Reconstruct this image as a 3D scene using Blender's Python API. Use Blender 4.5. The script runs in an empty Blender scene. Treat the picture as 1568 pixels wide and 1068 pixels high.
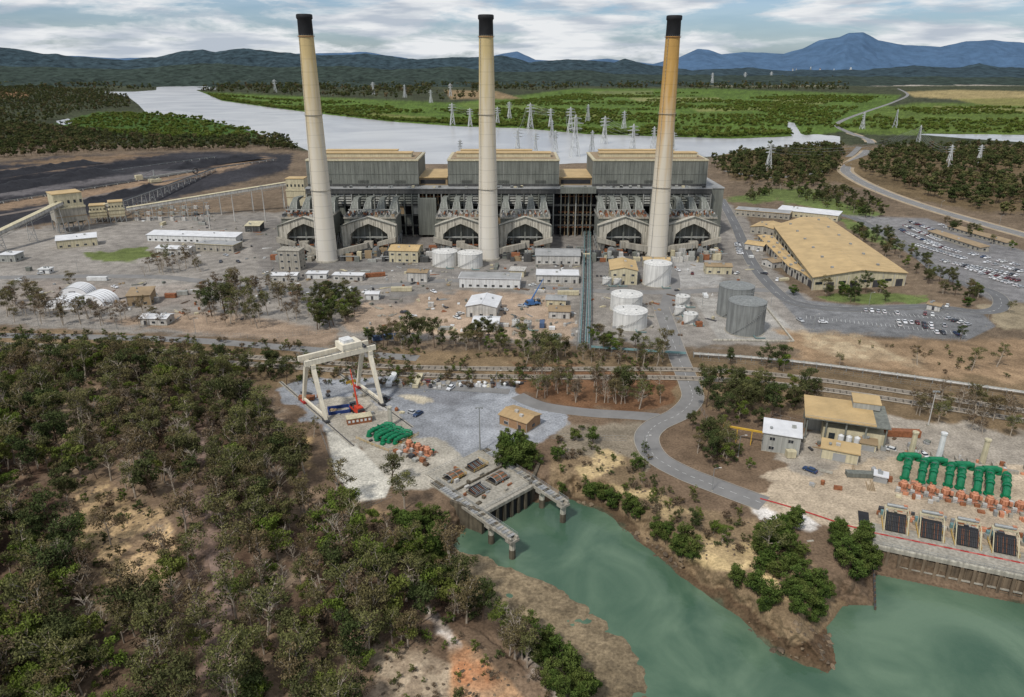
import bpy, math, random, time
import numpy as np
from mathutils import Vector, Matrix
T0=time.time()
R=random.Random(7); rng=np.random.default_rng(7)
scene=bpy.context.scene
# ---------------------------------------------------------------- survey calibration (drone photo -> site metres)
F=1110.0; PITCH=math.atan(436/1110.0); CH=125.0
cp,sp=math.cos(PITCH),math.sin(PITCH)
WZ=-7.0
def G(u,v,z=0.0):
    xo=u-784.0; yo=534.0-v
    dy=F*cp+yo*sp; dz=-F*sp+yo*cp
    t=(z-CH)/dz
    return xo*t,dy*t
def AT(u,v,Y):
    xo=u-784.0; yo=534.0-v
    t=Y/(F*cp+yo*sp)
    return Vector((xo*t,Y,CH+(-F*sp+yo*cp)*t))
def inv(x,y,z):
    dep=y*cp+(CH-z)*sp; up=(z-CH)*cp+y*sp
    return 784+F*x/dep, 534-F*up/dep
def hsh(ix,iy,s):
    n=(ix*374761393+iy*668265263+s*974634777)&0x7fffffff
    n=((n^(n>>13))*1274126177)&0x7fffffff
    return ((n^(n>>16))&0xffff)/65535.0
def vn(x,y,s=0):
    x=np.asarray(x,float);y=np.asarray(y,float)
    ix=np.floor(x).astype(np.int64);iy=np.floor(y).astype(np.int64)
    fx=x-ix;fy=y-iy;fx=fx*fx*(3-2*fx);fy=fy*fy*(3-2*fy)
    a=hsh(ix,iy,s);b=hsh(ix+1,iy,s);c=hsh(ix,iy+1,s);d=hsh(ix+1,iy+1,s)
    return (a*(1-fx)+b*fx)*(1-fy)+(c*(1-fx)+d*fx)*fy
def fbm(x,y,s=0,o=4):
    r=0;a=.5;t=0
    for i in range(o):
        r=r+a*vn(x,y,s+i);t+=a;x=x*2.03+5.1;y=y*2.03+3.7;a*=.5
    return r/t
def sd(u,v,P,margin=80):
    """signed distance, + inside"""
    u=np.asarray(u,float);v=np.asarray(v,float)
    P=np.array(P,float);out=np.full(u.shape,-1e3)
    m=(u>P[:,0].min()-margin)&(u<P[:,0].max()+margin)&(v>P[:,1].min()-margin)&(v<P[:,1].max()+margin)
    if not m.any(): return out
    x=u[m];y=v[m];dm=np.full(x.shape,1e9);ins=np.zeros(x.shape,bool)
    n=len(P)
    for i in range(n):
        ax,ay=P[i];bx,by=P[(i+1)%n]
        ex,ey=bx-ax,by-ay;L=ex*ex+ey*ey+1e-9
        t=np.clip(((x-ax)*ex+(y-ay)*ey)/L,0,1)
        dm=np.minimum(dm,(x-ax-t*ex)**2+(y-ay-t*ey)**2)
        if ay!=by:
            c=((ay>y)!=(by>y))&(x<(bx-ax)*(y-ay)/(by-ay)+ax)
            ins^=c
    dm=np.sqrt(dm);out[m]=np.where(ins,dm,-dm)
    return out
def ss(x): 
    x=np.clip(x,0,1);return x*x*(3-2*x)
RIVER=[(150,141),(205,141),(290,135),(312,143),(340,155),(420,166),(500,176),(600,187),(700,194),(800,197),(900,206),(1000,209),(1120,213),(1200,210),(1250,206),(1286,209),(1286,221),(1240,225),(1180,225),(1130,233),(1090,240),(1000,246),(860,252),(645,252),(560,240),(480,234),(440,217),(410,209),(360,194),(300,181),(225,174),(212,160),(196,148)]
RIV2=[(1395,205),(1480,206),(1720,209),(1720,220),(1568,218),(1480,212)]
RIV3=[(1203,186),(1216,189),(1226,205),(1240,210),(1215,212),(1208,198)]
RIV4=[(240,134),(285,131),(330,133),(330,137),(285,138),(240,138)]
RIV5=[(85,186),(105,182),(112,188),(95,192)]
INLET=[(688,838),(715,806),(760,790),(800,772),(870,765),(925,783),(978,828),(1040,880),(1120,938),(1195,1005),(1268,1032),(1282,1015),(1265,960),(1290,926),(1338,928),(1342,880),(1568,926),(1900,995),(1900,1250),(925,1250),(925,1060),(850,985),(780,925),(700,885)]
MUD=[(670,836),(735,842),(790,862),(858,888),(910,922),(965,970),(1003,1030),(1012,1250),(900,1250),(840,985),(690,905)]
BUSH=[(-300,560),(0,540),(150,545),(300,560),(400,590),(440,640),(480,700),(530,765),(600,790),(690,850),(760,915),(850,990),(920,1060),(940,1250),(-300,1250)]
def hfun(u,v):
    u=np.asarray(u,float);v=np.asarray(v,float)
    z=-5.8*ss((258-v)/28)
    z=z*np.ones_like(u)
    b=ss(sd(u,v,BUSH)/70)
    z=z+b*(5.0*(fbm(u/170+3,v/110,11,3)-.35)+1.4*(fbm(u/40,v/28,12,2)-.5))
    for P in (RIVER,RIV2,RIV3,RIV4,RIV5):
        k=np.clip((sd(u,v,P,10)+1.0)/2,0,1); z=z*(1-k)-9*k
    d=sd(u+6*(fbm(u/25,v/25,5,2)-.5)*(u<1300),v+8*(fbm(u/22,v/22,6,2)-.5)*(u<1300),INLET,90)
    K=52.0
    zb=-7+7*ss(-d/K)+2.8*(fbm(u/14,v/14,7,3)-.5)*np.clip(-d/14,0,1)*np.clip((60+d)/30,0,1)*(u<1330)
    z=np.where(d<0,np.where(-d<K+10,np.minimum(z,np.maximum(zb,-6.95)),z),z)
    dm=sd(u+16*(fbm(u/30,v/20,15,3)-.5),v+16*(fbm(u/30,v/20,16,3)-.5),MUD,40)
    m=ss((dm+18)/36)
    zi=-7-2.5*np.clip(d/30,0,1)
    zi=zi*(1-m)+m*(-6.82+0.6*(fbm(u/30,v/14,9,4)-.46)*1.2)
    z=np.where(d>=0,zi,z)
    return z
def gz(x,y):
    x=np.asarray(x,float);y=np.asarray(y,float);z=np.zeros_like(x)
    for _ in range(4):
        u,v=inv(x,y,z);z=hfun(u,v)
    return z
def gp(u,v):
    z=float(hfun(np.array([u]),np.array([v]))[0]);x,y=G(u,v,z)
    return Vector((x,y,z))
def ppm(p): return F/(p[1]*cp+(CH-p[2])*sp)
def L(r,g,b,k=1.0):
    def c(x):
        x/=255.0
        return (x/12.92 if x<=.04045 else ((x+.055)/1.055)**2.4)*k
    return (c(r),c(g),c(b))
# ---------------------------------------------------------------- materials
MATS={}
def mat(name,col,rough=.8,var=.18,scale=.35,bump=0,metal=0,streak=0,spec=.3):
    if name in MATS: return MATS[name]
    m=bpy.data.materials.new(name);m.use_nodes=True;nt=m.node_tree;N=nt.nodes;K=nt.links
    P=N['Principled BSDF'];P.inputs['Roughness'].default_value=rough;P.inputs['Metallic'].default_value=metal
    P.inputs['Specular IOR Level'].default_value=spec
    tc=N.new('ShaderNodeTexCoord');no=N.new('ShaderNodeTexNoise');no.inputs['Scale'].default_value=scale;no.inputs['Detail'].default_value=4;no.inputs['Roughness'].default_value=.65
    K.new(tc.outputs['Object'],no.inputs['Vector'])
    mr=N.new('ShaderNodeMapRange');mr.inputs['From Min'].default_value=.3;mr.inputs['From Max'].default_value=.7;mr.inputs['To Min'].default_value=1-var;mr.inputs['To Max'].default_value=1+var
    K.new(no.outputs['Fac'],mr.inputs['Value'])
    val=mr.outputs['Result']
    if streak:
        mp=N.new('ShaderNodeMapping');mp.inputs['Scale'].default_value=(1.1,1.1,.05);K.new(tc.outputs['Object'],mp.inputs['Vector'])
        n2=N.new('ShaderNodeTexNoise');n2.inputs['Scale'].default_value=1.0;n2.inputs['Detail'].default_value=3;K.new(mp.outputs['Vector'],n2.inputs['Vector'])
        m2=N.new('ShaderNodeMapRange');m2.inputs['From Min'].default_value=.35;m2.inputs['From Max'].default_value=.65;m2.inputs['To Min'].default_value=1-streak;m2.inputs['To Max'].default_value=1+streak*.3
        K.new(n2.outputs['Fac'],m2.inputs['Value'])
        mm=N.new('ShaderNodeMath');mm.operation='MULTIPLY';K.new(val,mm.inputs[0]);K.new(m2.outputs['Result'],mm.inputs[1]);val=mm.outputs[0]
    vm=N.new('ShaderNodeVectorMath');vm.operation='SCALE';vm.inputs[0].default_value=col;K.new(val,vm.inputs['Scale'])
    K.new(vm.outputs['Vector'],P.inputs['Base Color'])
    if bump:
        bp=N.new('ShaderNodeBump');bp.inputs['Strength'].default_value=.6;bp.inputs['Distance'].default_value=bump;K.new(no.outputs['Fac'],bp.inputs['Height']);K.new(bp.outputs['Normal'],P.inputs['Normal'])
    MATS[name]=m;return m
white=mat('white_paint',(.66,.66,.64),.6,.12,.4,streak=.15)
offwhite=mat('weathered_white',(.5,.48,.44),.7,.2,.3,streak=.25)
cream=mat('cream_cladding',L(192,182,152),.7,.15,.3,streak=.2)
tanroof=mat('tan_roof_sheeting',L(184,158,114),.7,.16,.12,streak=0)
brownroof=mat('brown_roof_sheeting',L(146,126,98),.7,.2,.12)
whiteroof=mat('white_roof_sheeting',(.62,.62,.62),.6,.12,.2)
greyroof=mat('grey_roof_sheeting',L(150,150,148),.7,.2,.15)
greyclad=mat('grey_green_cladding',L(116,118,110),.75,.14,.08,streak=.28)
greyclad2=mat('pale_grey_cladding',L(156,156,149),.75,.14,.1,streak=.25)
darkclad=mat('dark_cladding',L(78,78,76),.8,.25,.15,streak=.3)
darkrec=mat('recess_shade_and_black',L(42,42,44),.8,.3,.3)  # recess shade put into this near-black; also belts, screens and mat
concrete=mat('concrete',L(160,154,141),.85,.16,.2,bump=.05,streak=.3)
concwhite=mat('pale_concrete',L(188,182,167),.85,.16,.15,streak=.45)
concdark=mat('stained_concrete',L(98,90,76),.9,.3,.4,bump=.1,streak=.5)
steel=mat('galvanised_steel',L(150,152,150),.5,.2,.4,metal=.3)
darksteel=mat('dark_steel',L(70,70,72),.6,.25,.5,metal=.2)
glass=mat('window_glass',(.02,.028,.035),.12,.2,.5,spec=.6)
rust=mat('rusty_orange',L(136,88,60),.8,.35,.8)
orange=mat('motor_copper',L(186,128,98),.6,.3,.8)
red=mat('red_paint',L(166,52,48),.6,.3,.8)
green=mat('green_pipe_paint',L(18,112,74),.45,.22,.5,spec=.4)
teal=mat('teal_pipe_paint',L(100,130,130),.6,.2,.4)
blue=mat('blue_paint',L(38,58,110),.5,.15,.5)
yellow=mat('yellow_paint',L(200,160,60),.6,.15,.5)
gantrycream=mat('gantry_cream_paint',L(222,213,192),.55,.08,.3,streak=.15)
asphalt=mat('asphalt',L(124,122,119),.9,.16,.12,bump=.02)
asphaltd=mat('asphalt_dark',L(104,104,104),.9,.18,.1,bump=.02)
kerb=mat('kerb_concrete',L(158,152,140),.9,.15,.6)
linep=mat('road_marking_white',(.6,.6,.57),.7,.3,1.2)
rubber=mat('tyre_rubber',(.02,.02,.02),.9)
bark=mat('eucalyptus_bark',L(164,152,136),.9,.3,.8)
barkd=mat('dark_bark',L(96,80,66),.9,.3,.8)
ballast=mat('rail_ballast',L(148,138,124),.95,.25,.6,bump=.05)
# ---------------------------------------------------------------- mesh builder
class MB:
    def __init__(s,M=None): s.v=[];s.f=[];s.m=[];s.mats=[];s.M=M
    def mi(s,m):
        if m not in s.mats: s.mats.append(m)
        return s.mats.index(m)
    def add(s,vs,fs,m):
        b=len(s.v)
        for p in vs:
            p=Vector(p); s.v.append(s.M@p if s.M else p)
        i=s.mi(m)
        for f in fs: s.f.append([b+k for k in f]);s.m.append(i)
    def hull(s,p,m): # 4 bottom ccw, 4 top
        s.add(p,[(3,2,1,0),(4,5,6,7),(0,1,5,4),(1,2,6,5),(2,3,7,6),(3,0,4,7)],m)
    def box(s,x,y,z,sx,sy,sz,m,rot=0):
        c,n=math.cos(rot),math.sin(rot);P=[]
        for zz in (z,z+sz):
            for a,b in ((-1,-1),(1,-1),(1,1),(-1,1)):
                dx,dy=a*sx/2,b*sy/2;P.append((x+dx*c-dy*n,y+dx*n+dy*c,zz))
        s.hull(P,m)
    def b2(s,x0,x1,y0,y1,z0,z1,m): s.box((x0+x1)/2,(y0+y1)/2,z0,x1-x0,y1-y0,z1-z0,m)
    def quad(s,a,b,c,d,m): s.add([a,b,c,d],[(0,1,2,3)],m)
    def tube(s,p,q,r,m,n=6,r2=None,cap=True):
        p=Vector(p);q=Vector(q);d=q-p
        if d.length<1e-6: return
        d.normalize();a=d.orthogonal().normalized();b=d.cross(a);r2=r if r2 is None else r2;P=[]
        for c,rr in ((p,r),(q,r2)):
            for i in range(n):
                t=2*math.pi*i/n;P.append(c+a*(math.cos(t)*rr)+b*(math.sin(t)*rr))
        fs=[(i,(i+1)%n,n+(i+1)%n,n+i) for i in range(n)]
        if cap: fs+= [tuple(range(n-1,-1,-1)),tuple(range(n,2*n))]
        s.add(P,fs,m)
    def path(s,pts,r,m,n=8):
        pts=[Vector(p) for p in pts];rings=[];N=len(pts)
        for i,p in enumerate(pts):
            d=(pts[min(i+1,N-1)]-pts[max(i-1,0)]).normalized()
            if i==0: a=d.orthogonal().normalized()
            else:
                a=(a-d*a.dot(d)); a=a.normalized() if a.length>1e-4 else d.orthogonal().normalized()
            b=d.cross(a);rr=r[i] if isinstance(r,(list,tuple)) else r
            rings.append([p+a*(math.cos(2*math.pi*k/n)*rr)+b*(math.sin(2*math.pi*k/n)*rr) for k in range(n)])
        P=[q for g in rings for q in g];fs=[]
        for i in range(N-1):
            for k in range(n): fs.append((i*n+k,i*n+(k+1)%n,(i+1)*n+(k+1)%n,(i+1)*n+k))
        fs+=[tuple(range(n-1,-1,-1)),tuple(range((N-1)*n,N*n))]
        s.add(P,fs,m)
    def lathe(s,c,prof,m,n=32):
        P=[];fs=[]
        for r,z in prof:
            for i in range(n):
                t=2*math.pi*i/n;P.append((c[0]+r*math.cos(t),c[1]+r*math.sin(t),c[2]+z))
        for j in range(len(prof)-1):
            for i in range(n): fs.append((j*n+i,j*n+(i+1)%n,(j+1)*n+(i+1)%n,(j+1)*n+i))
        s.add(P,fs,m)
    def prism(s,pts,z0,z1,m,mt=None):
        n=len(pts);P=[(p[0],p[1],z0) for p in pts]+[(p[0],p[1],z1) for p in pts]
        s.add(P,[(i,(i+1)%n,n+(i+1)%n,n+i) for i in range(n)],m)
        s.add([(p[0],p[1],z1) for p in pts],[tuple(range(n))],mt or m)
    def rail(s,pts,h,m,r=.05,step=2.5):
        for a,b in zip(pts[:-1],pts[1:]):
            a=Vector(a);b=Vector(b);k=max(1,int((b-a).length/step))
            for zz in (h,h*.5): s.tube(a+Vector((0,0,zz)),b+Vector((0,0,zz)),r,m,4,cap=False)
            for i in range(k+1):
                q=a.lerp(b,i/k);s.tube(q,q+Vector((0,0,h)),r,m,4,cap=False)
    def build(s,name,loc=None,smooth=False):
        loc=Vector(loc) if loc is not None else (s.M.translation.copy() if s.M else Vector((0,0,0)))
        me=bpy.data.meshes.new(name)
        me.from_pydata([tuple(p-loc) for p in s.v],[],s.f)
        for m in s.mats: me.materials.append(m)
        me.polygons.foreach_set('material_index',s.m)
        if smooth: me.polygons.foreach_set('use_smooth',[True]*len(s.f))
        me.update()
        o=bpy.data.objects.new(name,me);o.location=loc;scene.collection.objects.link(o);return o
def frame(p,q=None,rot=None,z=None):
    p=Vector(p)
    if q is not None: d=Vector(q)-p;rot=math.atan2(d.y,d.x)
    if z is not None: p.z=z
    return Matrix.Translation(p)@Matrix.Rotation(rot or 0,4,'Z')
# ---------------------------------------------------------------- terrain
us=np.arange(-260,1830,2.0)
vs=np.concatenate([np.arange(1160,140,-1.6),np.arange(140,103,-.7)])
U,V=np.meshgrid(us,vs)
Z=hfun(U,V)
X,Y=G(U,V,Z)
nr,nc=U.shape
ground=np.array(L(114,96,78))
C=np.ones((nr,nc,3))*ground
sc=np.clip((V-98)/450,.02,2)
n1=fbm(X/9,Y/9,21,4);n2=fbm(X/9+50,Y/9+20,22,4);n3=fbm(X/40,Y/40,23,4);n4=fbm(X/3.5,Y/3.5,24,3)
wu=U+34*sc*(n1-.5);wv=V+20*sc*(n2-.5)
rn=rng.random(U.shape)
def paint(P,col,soft=2,warp=True,grain=0,mot=.0,st=1.0,brk=0):
    global C
    a,b=(wu,wv) if warp else (U,V)
    k=ss((sd(a,b,P,40)+soft)/(2*soft))*st
    if brk: k=k*(1-brk*ss((n4-.42)*6))
    c=np.array(col)*(1+grain*(rn-.5)+mot*(n3-.5)*2)[...,None]
    C=C*(1-k[...,None])+c*k[...,None]
paint([(-400,90),(2000,90),(2000,245),(-400,250)],L(62,66,46),2,True,.5,.5)
paint([(-400,90),(2000,90),(2000,128),(-400,132)],L(70,84,76),2,True,.35,.4)
paint([(290,140),(420,146),(700,158),(880,136),(1100,136),(1380,146),(1345,175),(1280,204),(1240,209),(1100,214),(880,209),(700,198),(520,180),(400,168),(310,152)],L(82,102,42),2,True,.5,.4)
paint([(1290,200),(1350,165),(1400,158),(1720,158),(1720,216),(1450,208),(1330,206)],L(86,102,44),2,True,.5,.4)
paint([(80,190),(150,172),(250,174),(330,184),(418,209),(330,214),(200,208),(110,198)],L(66,90,38),1.5,True,.4,.3)
for P,c in [([(1290,124),(1720,122),(1720,131),(1450,131),(1330,132)],L(206,194,180)),([(1385,141),(1460,138),(1720,143),(1720,153),(1500,154),(1400,149)],L(152,136,94)),
            ([(1050,126),(1290,127),(1290,133),(1100,133)],L(128,122,98)),([(680,138),(760,140),(800,152),(690,152)],L(134,114,84)),([(0,140),(50,142),(40,150),(0,150)],L(138,106,76)),
            ([(210,112),(330,114),(330,122),(220,121)],L(112,96,78)),([(1460,152),(1600,150),(1600,165),(1500,160)],L(124,120,70)),
            ([(960,150),(1100,150),(1110,156),(980,156)],L(126,126,80)),([(1060,166),(1180,164),(1180,168),(1070,172)],L(118,122,70)),([(1430,163),(1700,170),(1700,175),(1430,168)],L(118,118,70)),
            ([(560,172),(660,180),(660,184),(560,178)],L(108,112,60)),([(850,172),(960,178),(960,182),(850,177)],L(112,114,64)),([(700,158),(820,160),(840,170),(720,168)],L(96,112,52)),([(900,140),(1000,139),(1000,145),(920,146)],L(104,112,66)),([(1180,150),(1280,152),(1260,160),(1190,158)],L(112,118,66))]:
    paint(P,c,1.5,True,.25,.3)
# land south of river
paint([(-400,222),(420,222),(470,232),(560,243),(1090,243),(1180,228),(1290,223),(1720,222),(1720,560),(-400,560)],L(114,99,82),3,True,.25,.3)
paint([(1100,232),(1290,226),(1720,222),(1720,330),(1500,325),(1280,280),(1120,275)],L(108,92,68),3,True,.3,.4)
# coal yard
paint([(-300,262),(0,250),(80,240),(200,236),(330,232),(450,236),(440,262),(320,292),(200,318),(60,345),(-300,400)],L(54,53,56),3,True,.25,.5)
for P in ([(-300,285),(0,262),(190,236),(230,238),(60,264),(-300,305)],[(-300,340),(0,312),(250,272),(400,240),(420,243),(260,282),(0,322),(-300,352)]):
    paint(P,L(140,118,96),3,True,.2,.3)
paint([(-300,322),(0,296),(260,258),(300,262),(0,303),(-300,330)],L(98,94,94),2,True,.2,.3)
paint([(-300,300),(0,276),(200,246),(260,246),(0,288),(-300,310)],L(34,34,38),2,True,.1,.3)
paint([(0,252),(120,240),(260,236),(100,250)],L(120,100,78),2,True,.2,.3)
# plant hardstand
paint([(-300,372),(130,345),(250,330),(430,325),(1100,300),(1140,330),(1190,420),(1260,480),(1240,525),(1000,530),(700,520),(520,520),(300,515),(0,500),(-300,500)],L(141,135,127),3,True,.06,.3)
paint([(380,335),(520,335),(1110,320),(1120,400),(900,415),(660,415),(520,425),(400,430)],L(126,121,115),4,True,.06,.28)
paint([(515,495),(555,462),(700,446),(850,452),(882,478),(882,522),(700,518),(540,508)],L(166,146,126),3,True,.06,.25)
paint([(0,440),(60,432),(300,440),(320,470),(200,470),(0,475)],L(148,138,128),4,True,.06,.25)
paint([(140,490),(300,478),(520,505),(500,530),(300,512)],L(146,127,108),5,True,.06,.3)
paint([(1060,455),(1170,462),(1230,520),(1100,520)],L(160,156,149),2,False,.05,.15)
paint([(1020,380),(1100,400),(1110,440),(1030,440)],L(160,157,152),4,True,.05,.15)
for P in ([(430,390),(560,385),(640,408),(500,412)],[(660,416),(880,412),(880,420),(680,424)],[(560,448),(640,445),(640,470),(570,470)],[(900,400),(1000,395),(1010,440),(905,445)]): paint(P,L(120,117,113),4,True,.05,.2,.8)
paint([(125,388),(225,376),(235,394),(160,404)],L(98,108,62),2,True,.2,.3)
for P in ([(1110,306),(1170,292),(1200,290),(1215,303),(1150,312)],[(1175,290),(1230,286),(1290,310),(1350,326),(1340,340),(1270,322),(1200,312)],[(1270,330),(1360,350),(1400,372),(1380,385),(1320,362)],[(1250,455),(1330,448),(1420,452),(1410,466),(1270,465)]):
    paint(P,L(100,112,64),2,True,.2,.3)
# right side
paint([(1190,455),(1215,440),(1235,460),(1310,468),(1420,466),(1500,476),(1525,500),(1480,522),(1240,510)],L(118,118,118),1.5,False,.04,.18)
paint([(1300,330),(1420,335),(1600,395),(1700,430),(1700,470),(1520,462),(1440,420)],L(124,122,121),2,False,.05,.16)
paint([(1190,505),(1260,512),(1480,524),(1720,512),(1720,640),(1400,585),(1230,553)],L(156,131,103),5,True,.08,.4)
paint([(1220,508),(1330,520),(1420,560),(1260,545)],L(184,165,135),8,True,.08,.3,1,.5)
paint([(1500,466),(1720,460),(1720,512),(1540,505)],L(152,139,115),3,True,.08,.3)
# corridor
paint([(-300,500),(0,503),(500,535),(1060,540),(1720,600),(1720,690),(1250,640),(1060,620),(800,600),(600,590),(420,600),(300,565),(0,545),(-300,550)],L(122,104,80),5,True,.15,.45)
paint([(780,560),(1040,568),(1030,610),(980,632),(860,620),(800,605)],L(110,82,60),4,True,.1,.4)
# yard at gantry
paint([(425,602),(470,580),(600,578),(790,590),(800,612),(870,640),(865,662),(752,702),(690,742),(655,720),(560,690),(470,640)],L(143,145,148),2.5,True,.05,.26)
paint([(470,622),(560,600),(600,640),(700,690),(740,720),(680,745),(600,745),(560,700)],L(168,161,147),3,True,.05,.35)
paint([(498,655),(545,680),(600,740),(590,762),(548,770),(512,725)],L(194,189,176),2,False,.05,.2)
paint([(610,610),(640,605),(660,612),(640,622)],L(184,173,151),2,True)
paint([(600,596),(740,598),(700,620),(610,604)],L(118,118,120),4,True,.05,.3,.7)
# road apron and east bank
paint([(860,650),(980,650),(1000,690),(980,740),(900,740),(850,690)],L(136,125,108),5,True,.1,.4)
paint([(845,700),(960,700),(1000,760),(1160,800),(1240,850),(1290,930),(1270,1030),(1180,1000),(1040,890),(930,790),(850,745)],L(132,113,88),5,True,.15,.6)
for P in ([(890,700),(930,690),(950,715),(900,735)],[(1040,810),(1110,830),(1160,870),(1120,880),(1060,860)],[(1120,830),(1150,815),(1200,860),(1210,920),(1170,900)],[(930,745),(1000,752),(1060,790),(1000,780)]):
    paint(P,L(198,174,130),5,True,.1,.35,1,.5)
paint([(860,762),(930,775),(985,820),(1050,872),(1130,925),(1200,985),(1262,960),(1290,1010),(1265,1040),(1190,1015),(1120,948),(1035,888),(970,835),(920,792)],L(96,78,60),4,True,.25,.5)
# pump station deck / apron
paint([(1140,775),(1175,735),(1240,690),(1350,645),(1720,700),(1720,905),(1340,828),(1250,800),(1170,800)],L(174,158,136),2.5,True,.04,.28)
paint([(1175,700),(1300,640),(1400,640),(1720,680),(1720,720),(1340,700),(1240,730)],L(156,147,134),3,True,.05,.25)
paint([(1150,778),(1240,790),(1260,806),(1170,802)],L(208,202,194),3,True,.05,.2)
# bush left
bm=ss(sd(U,V,BUSH)/20)
leaf=np.array(L(84,66,54));pale=np.array(L(150,128,106))
k=(bm*ss((n3-.40)*4))[...,None];C=C*(1-k)+leaf*k
k=(bm*ss((fbm(X/7,Y/12,31,4)-.5)*5)*.5)[...,None];C=C*(1-k)+pale*k
for P,c in [([(100,745),(160,730),(250,790),(270,850),(230,900),(150,880),(110,830)],L(192,164,124)),([(130,900),(190,880),(260,860),(220,930),(160,960)],L(178,152,116)),([(80,620),(110,600),(140,640),(120,730),(95,720)],L(176,154,128)),
            ([(455,670),(475,668),(482,720),(462,715)],L(190,160,114)),([(380,615),(420,610),(440,650),(410,660)],L(146,130,112)),([(270,650),(330,640),(350,900),(370,1060),(300,1060),(290,850)],L(132,112,100)),
            ([(190,700),(240,690),(260,760),(215,770)],L(150,130,106)),([(400,820),(450,830),(470,900),(420,930),(400,880)],L(138,120,100))]:
    paint(P,c,8,True,.2,.5,.9,.75)
for P,c in [([(570,980),(640,1000),(690,1030),(700,1160),(560,1160),(560,1040)],L(178,160,136)),([(660,945),(690,970),(715,985),(770,1030),(850,1160),(690,1160),(680,1000)],L(190,152,116)),([(655,940),(690,965),(712,1000),(680,990)],L(214,208,200)),([(800,1000),(830,1015),(890,1075),(910,1160),(870,1160),(820,1050)],L(198,188,176)),([(690,1005),(730,1000),(760,1040),(740,1055),(690,1045)],L(186,132,94)),
            ([(490,770),(540,765),(640,800),(680,850),(640,860),(560,810)],L(138,116,88))]:
    paint(P,c,8,True,.15,.5,1,.45)
dM=ss((sd(wu,wv,MUD,60)+10)/20)
dI=sd(wu,wv,INLET,60)
k=(ss((dI+16)/16)*(U<1330)*.8*(1-dM))[...,None];C=C*(1-k)+np.array(L(92,78,60))*k
k=ss((dI-2)/6)*(1-dM);k=k[...,None];C=C*(1-k)+np.array(L(84,86,68))*k
paint(MUD,L(124,110,88),8,True,.12,.5)
k=(ss((fbm(U/9,V/5,35,3)-.55)*8)*dM*.5)[...,None];C=C*(1-k)+np.array(L(84,74,60))*k
verts=np.stack([X,Y,Z],-1).reshape(-1,3)
idx=np.arange(nr*nc).reshape(nr,nc)
quads=np.stack([idx[:-1,:-1],idx[:-1,1:],idx[1:,1:],idx[1:,:-1]],-1).reshape(-1,4)
def npmesh(name,verts,faces,k):
    me=bpy.data.meshes.new(name)
    me.vertices.add(len(verts));me.vertices.foreach_set('co',np.ascontiguousarray(verts,dtype=np.float32).ravel())
    me.loops.add(faces.size);me.loops.foreach_set('vertex_index',faces.ravel().astype(np.int32))
    me.polygons.add(len(faces));me.polygons.foreach_set('loop_start',np.arange(0,faces.size,k,dtype=np.int32))
    me.update(calc_edges=True);return me
me=npmesh('ground',verts,quads,4)
me.polygons.foreach_set('use_smooth',np.ones(len(quads),bool))
ca=me.color_attributes.new('Col','FLOAT_COLOR','POINT')
ca.data.foreach_set('color',np.concatenate([np.clip(C,0,1),np.ones((nr,nc,1))],-1).astype(np.float32).ravel())
gm=bpy.data.materials.new('ground_surface');gm.use_nodes=True;nt=gm.node_tree;N=nt.nodes;K=nt.links;P=N['Principled BSDF']
P.inputs['Roughness'].default_value=.95;P.inputs['Specular IOR Level'].default_value=.1
at=N.new('ShaderNodeAttribute');at.attribute_name='Col'
tc=N.new('ShaderNodeTexCoord');last=None
for s_,lo,hi,dt in ((1.3,.68,1.28,3),(.16,.76,1.2,3),(.02,.86,1.14,3)):
    no=N.new('ShaderNodeTexNoise');no.inputs['Scale'].default_value=s_;no.inputs['Detail'].default_value=dt;no.inputs['Roughness'].default_value=.65;K.new(tc.outputs['Object'],no.inputs['Vector'])
    mr=N.new('ShaderNodeMapRange');mr.inputs['From Min'].default_value=.32;mr.inputs['From Max'].default_value=.68;mr.inputs['To Min'].default_value=lo;mr.inputs['To Max'].default_value=hi;K.new(no.outputs['Fac'],mr.inputs['Value'])
    if last is None: last=mr.outputs['Result'];n0=no
    else:
        mm=N.new('ShaderNodeMath');mm.operation='MULTIPLY';K.new(last,mm.inputs[0]);K.new(mr.outputs['Result'],mm.inputs[1]);last=mm.outputs[0]
vm=N.new('ShaderNodeVectorMath');vm.operation='SCALE';K.new(at.outputs['Color'],vm.inputs[0]);K.new(last,vm.inputs['Scale']);K.new(vm.outputs['Vector'],P.inputs['Base Color'])
bp=N.new('ShaderNodeBump');bp.inputs['Strength'].default_value=.6;bp.inputs['Distance'].default_value=.35;K.new(n0.outputs['Fac'],bp.inputs['Height']);K.new(bp.outputs['Normal'],P.inputs['Normal'])
me.materials.append(gm);o=bpy.data.objects.new('ground',me);scene.collection.objects.link(o)
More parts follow.
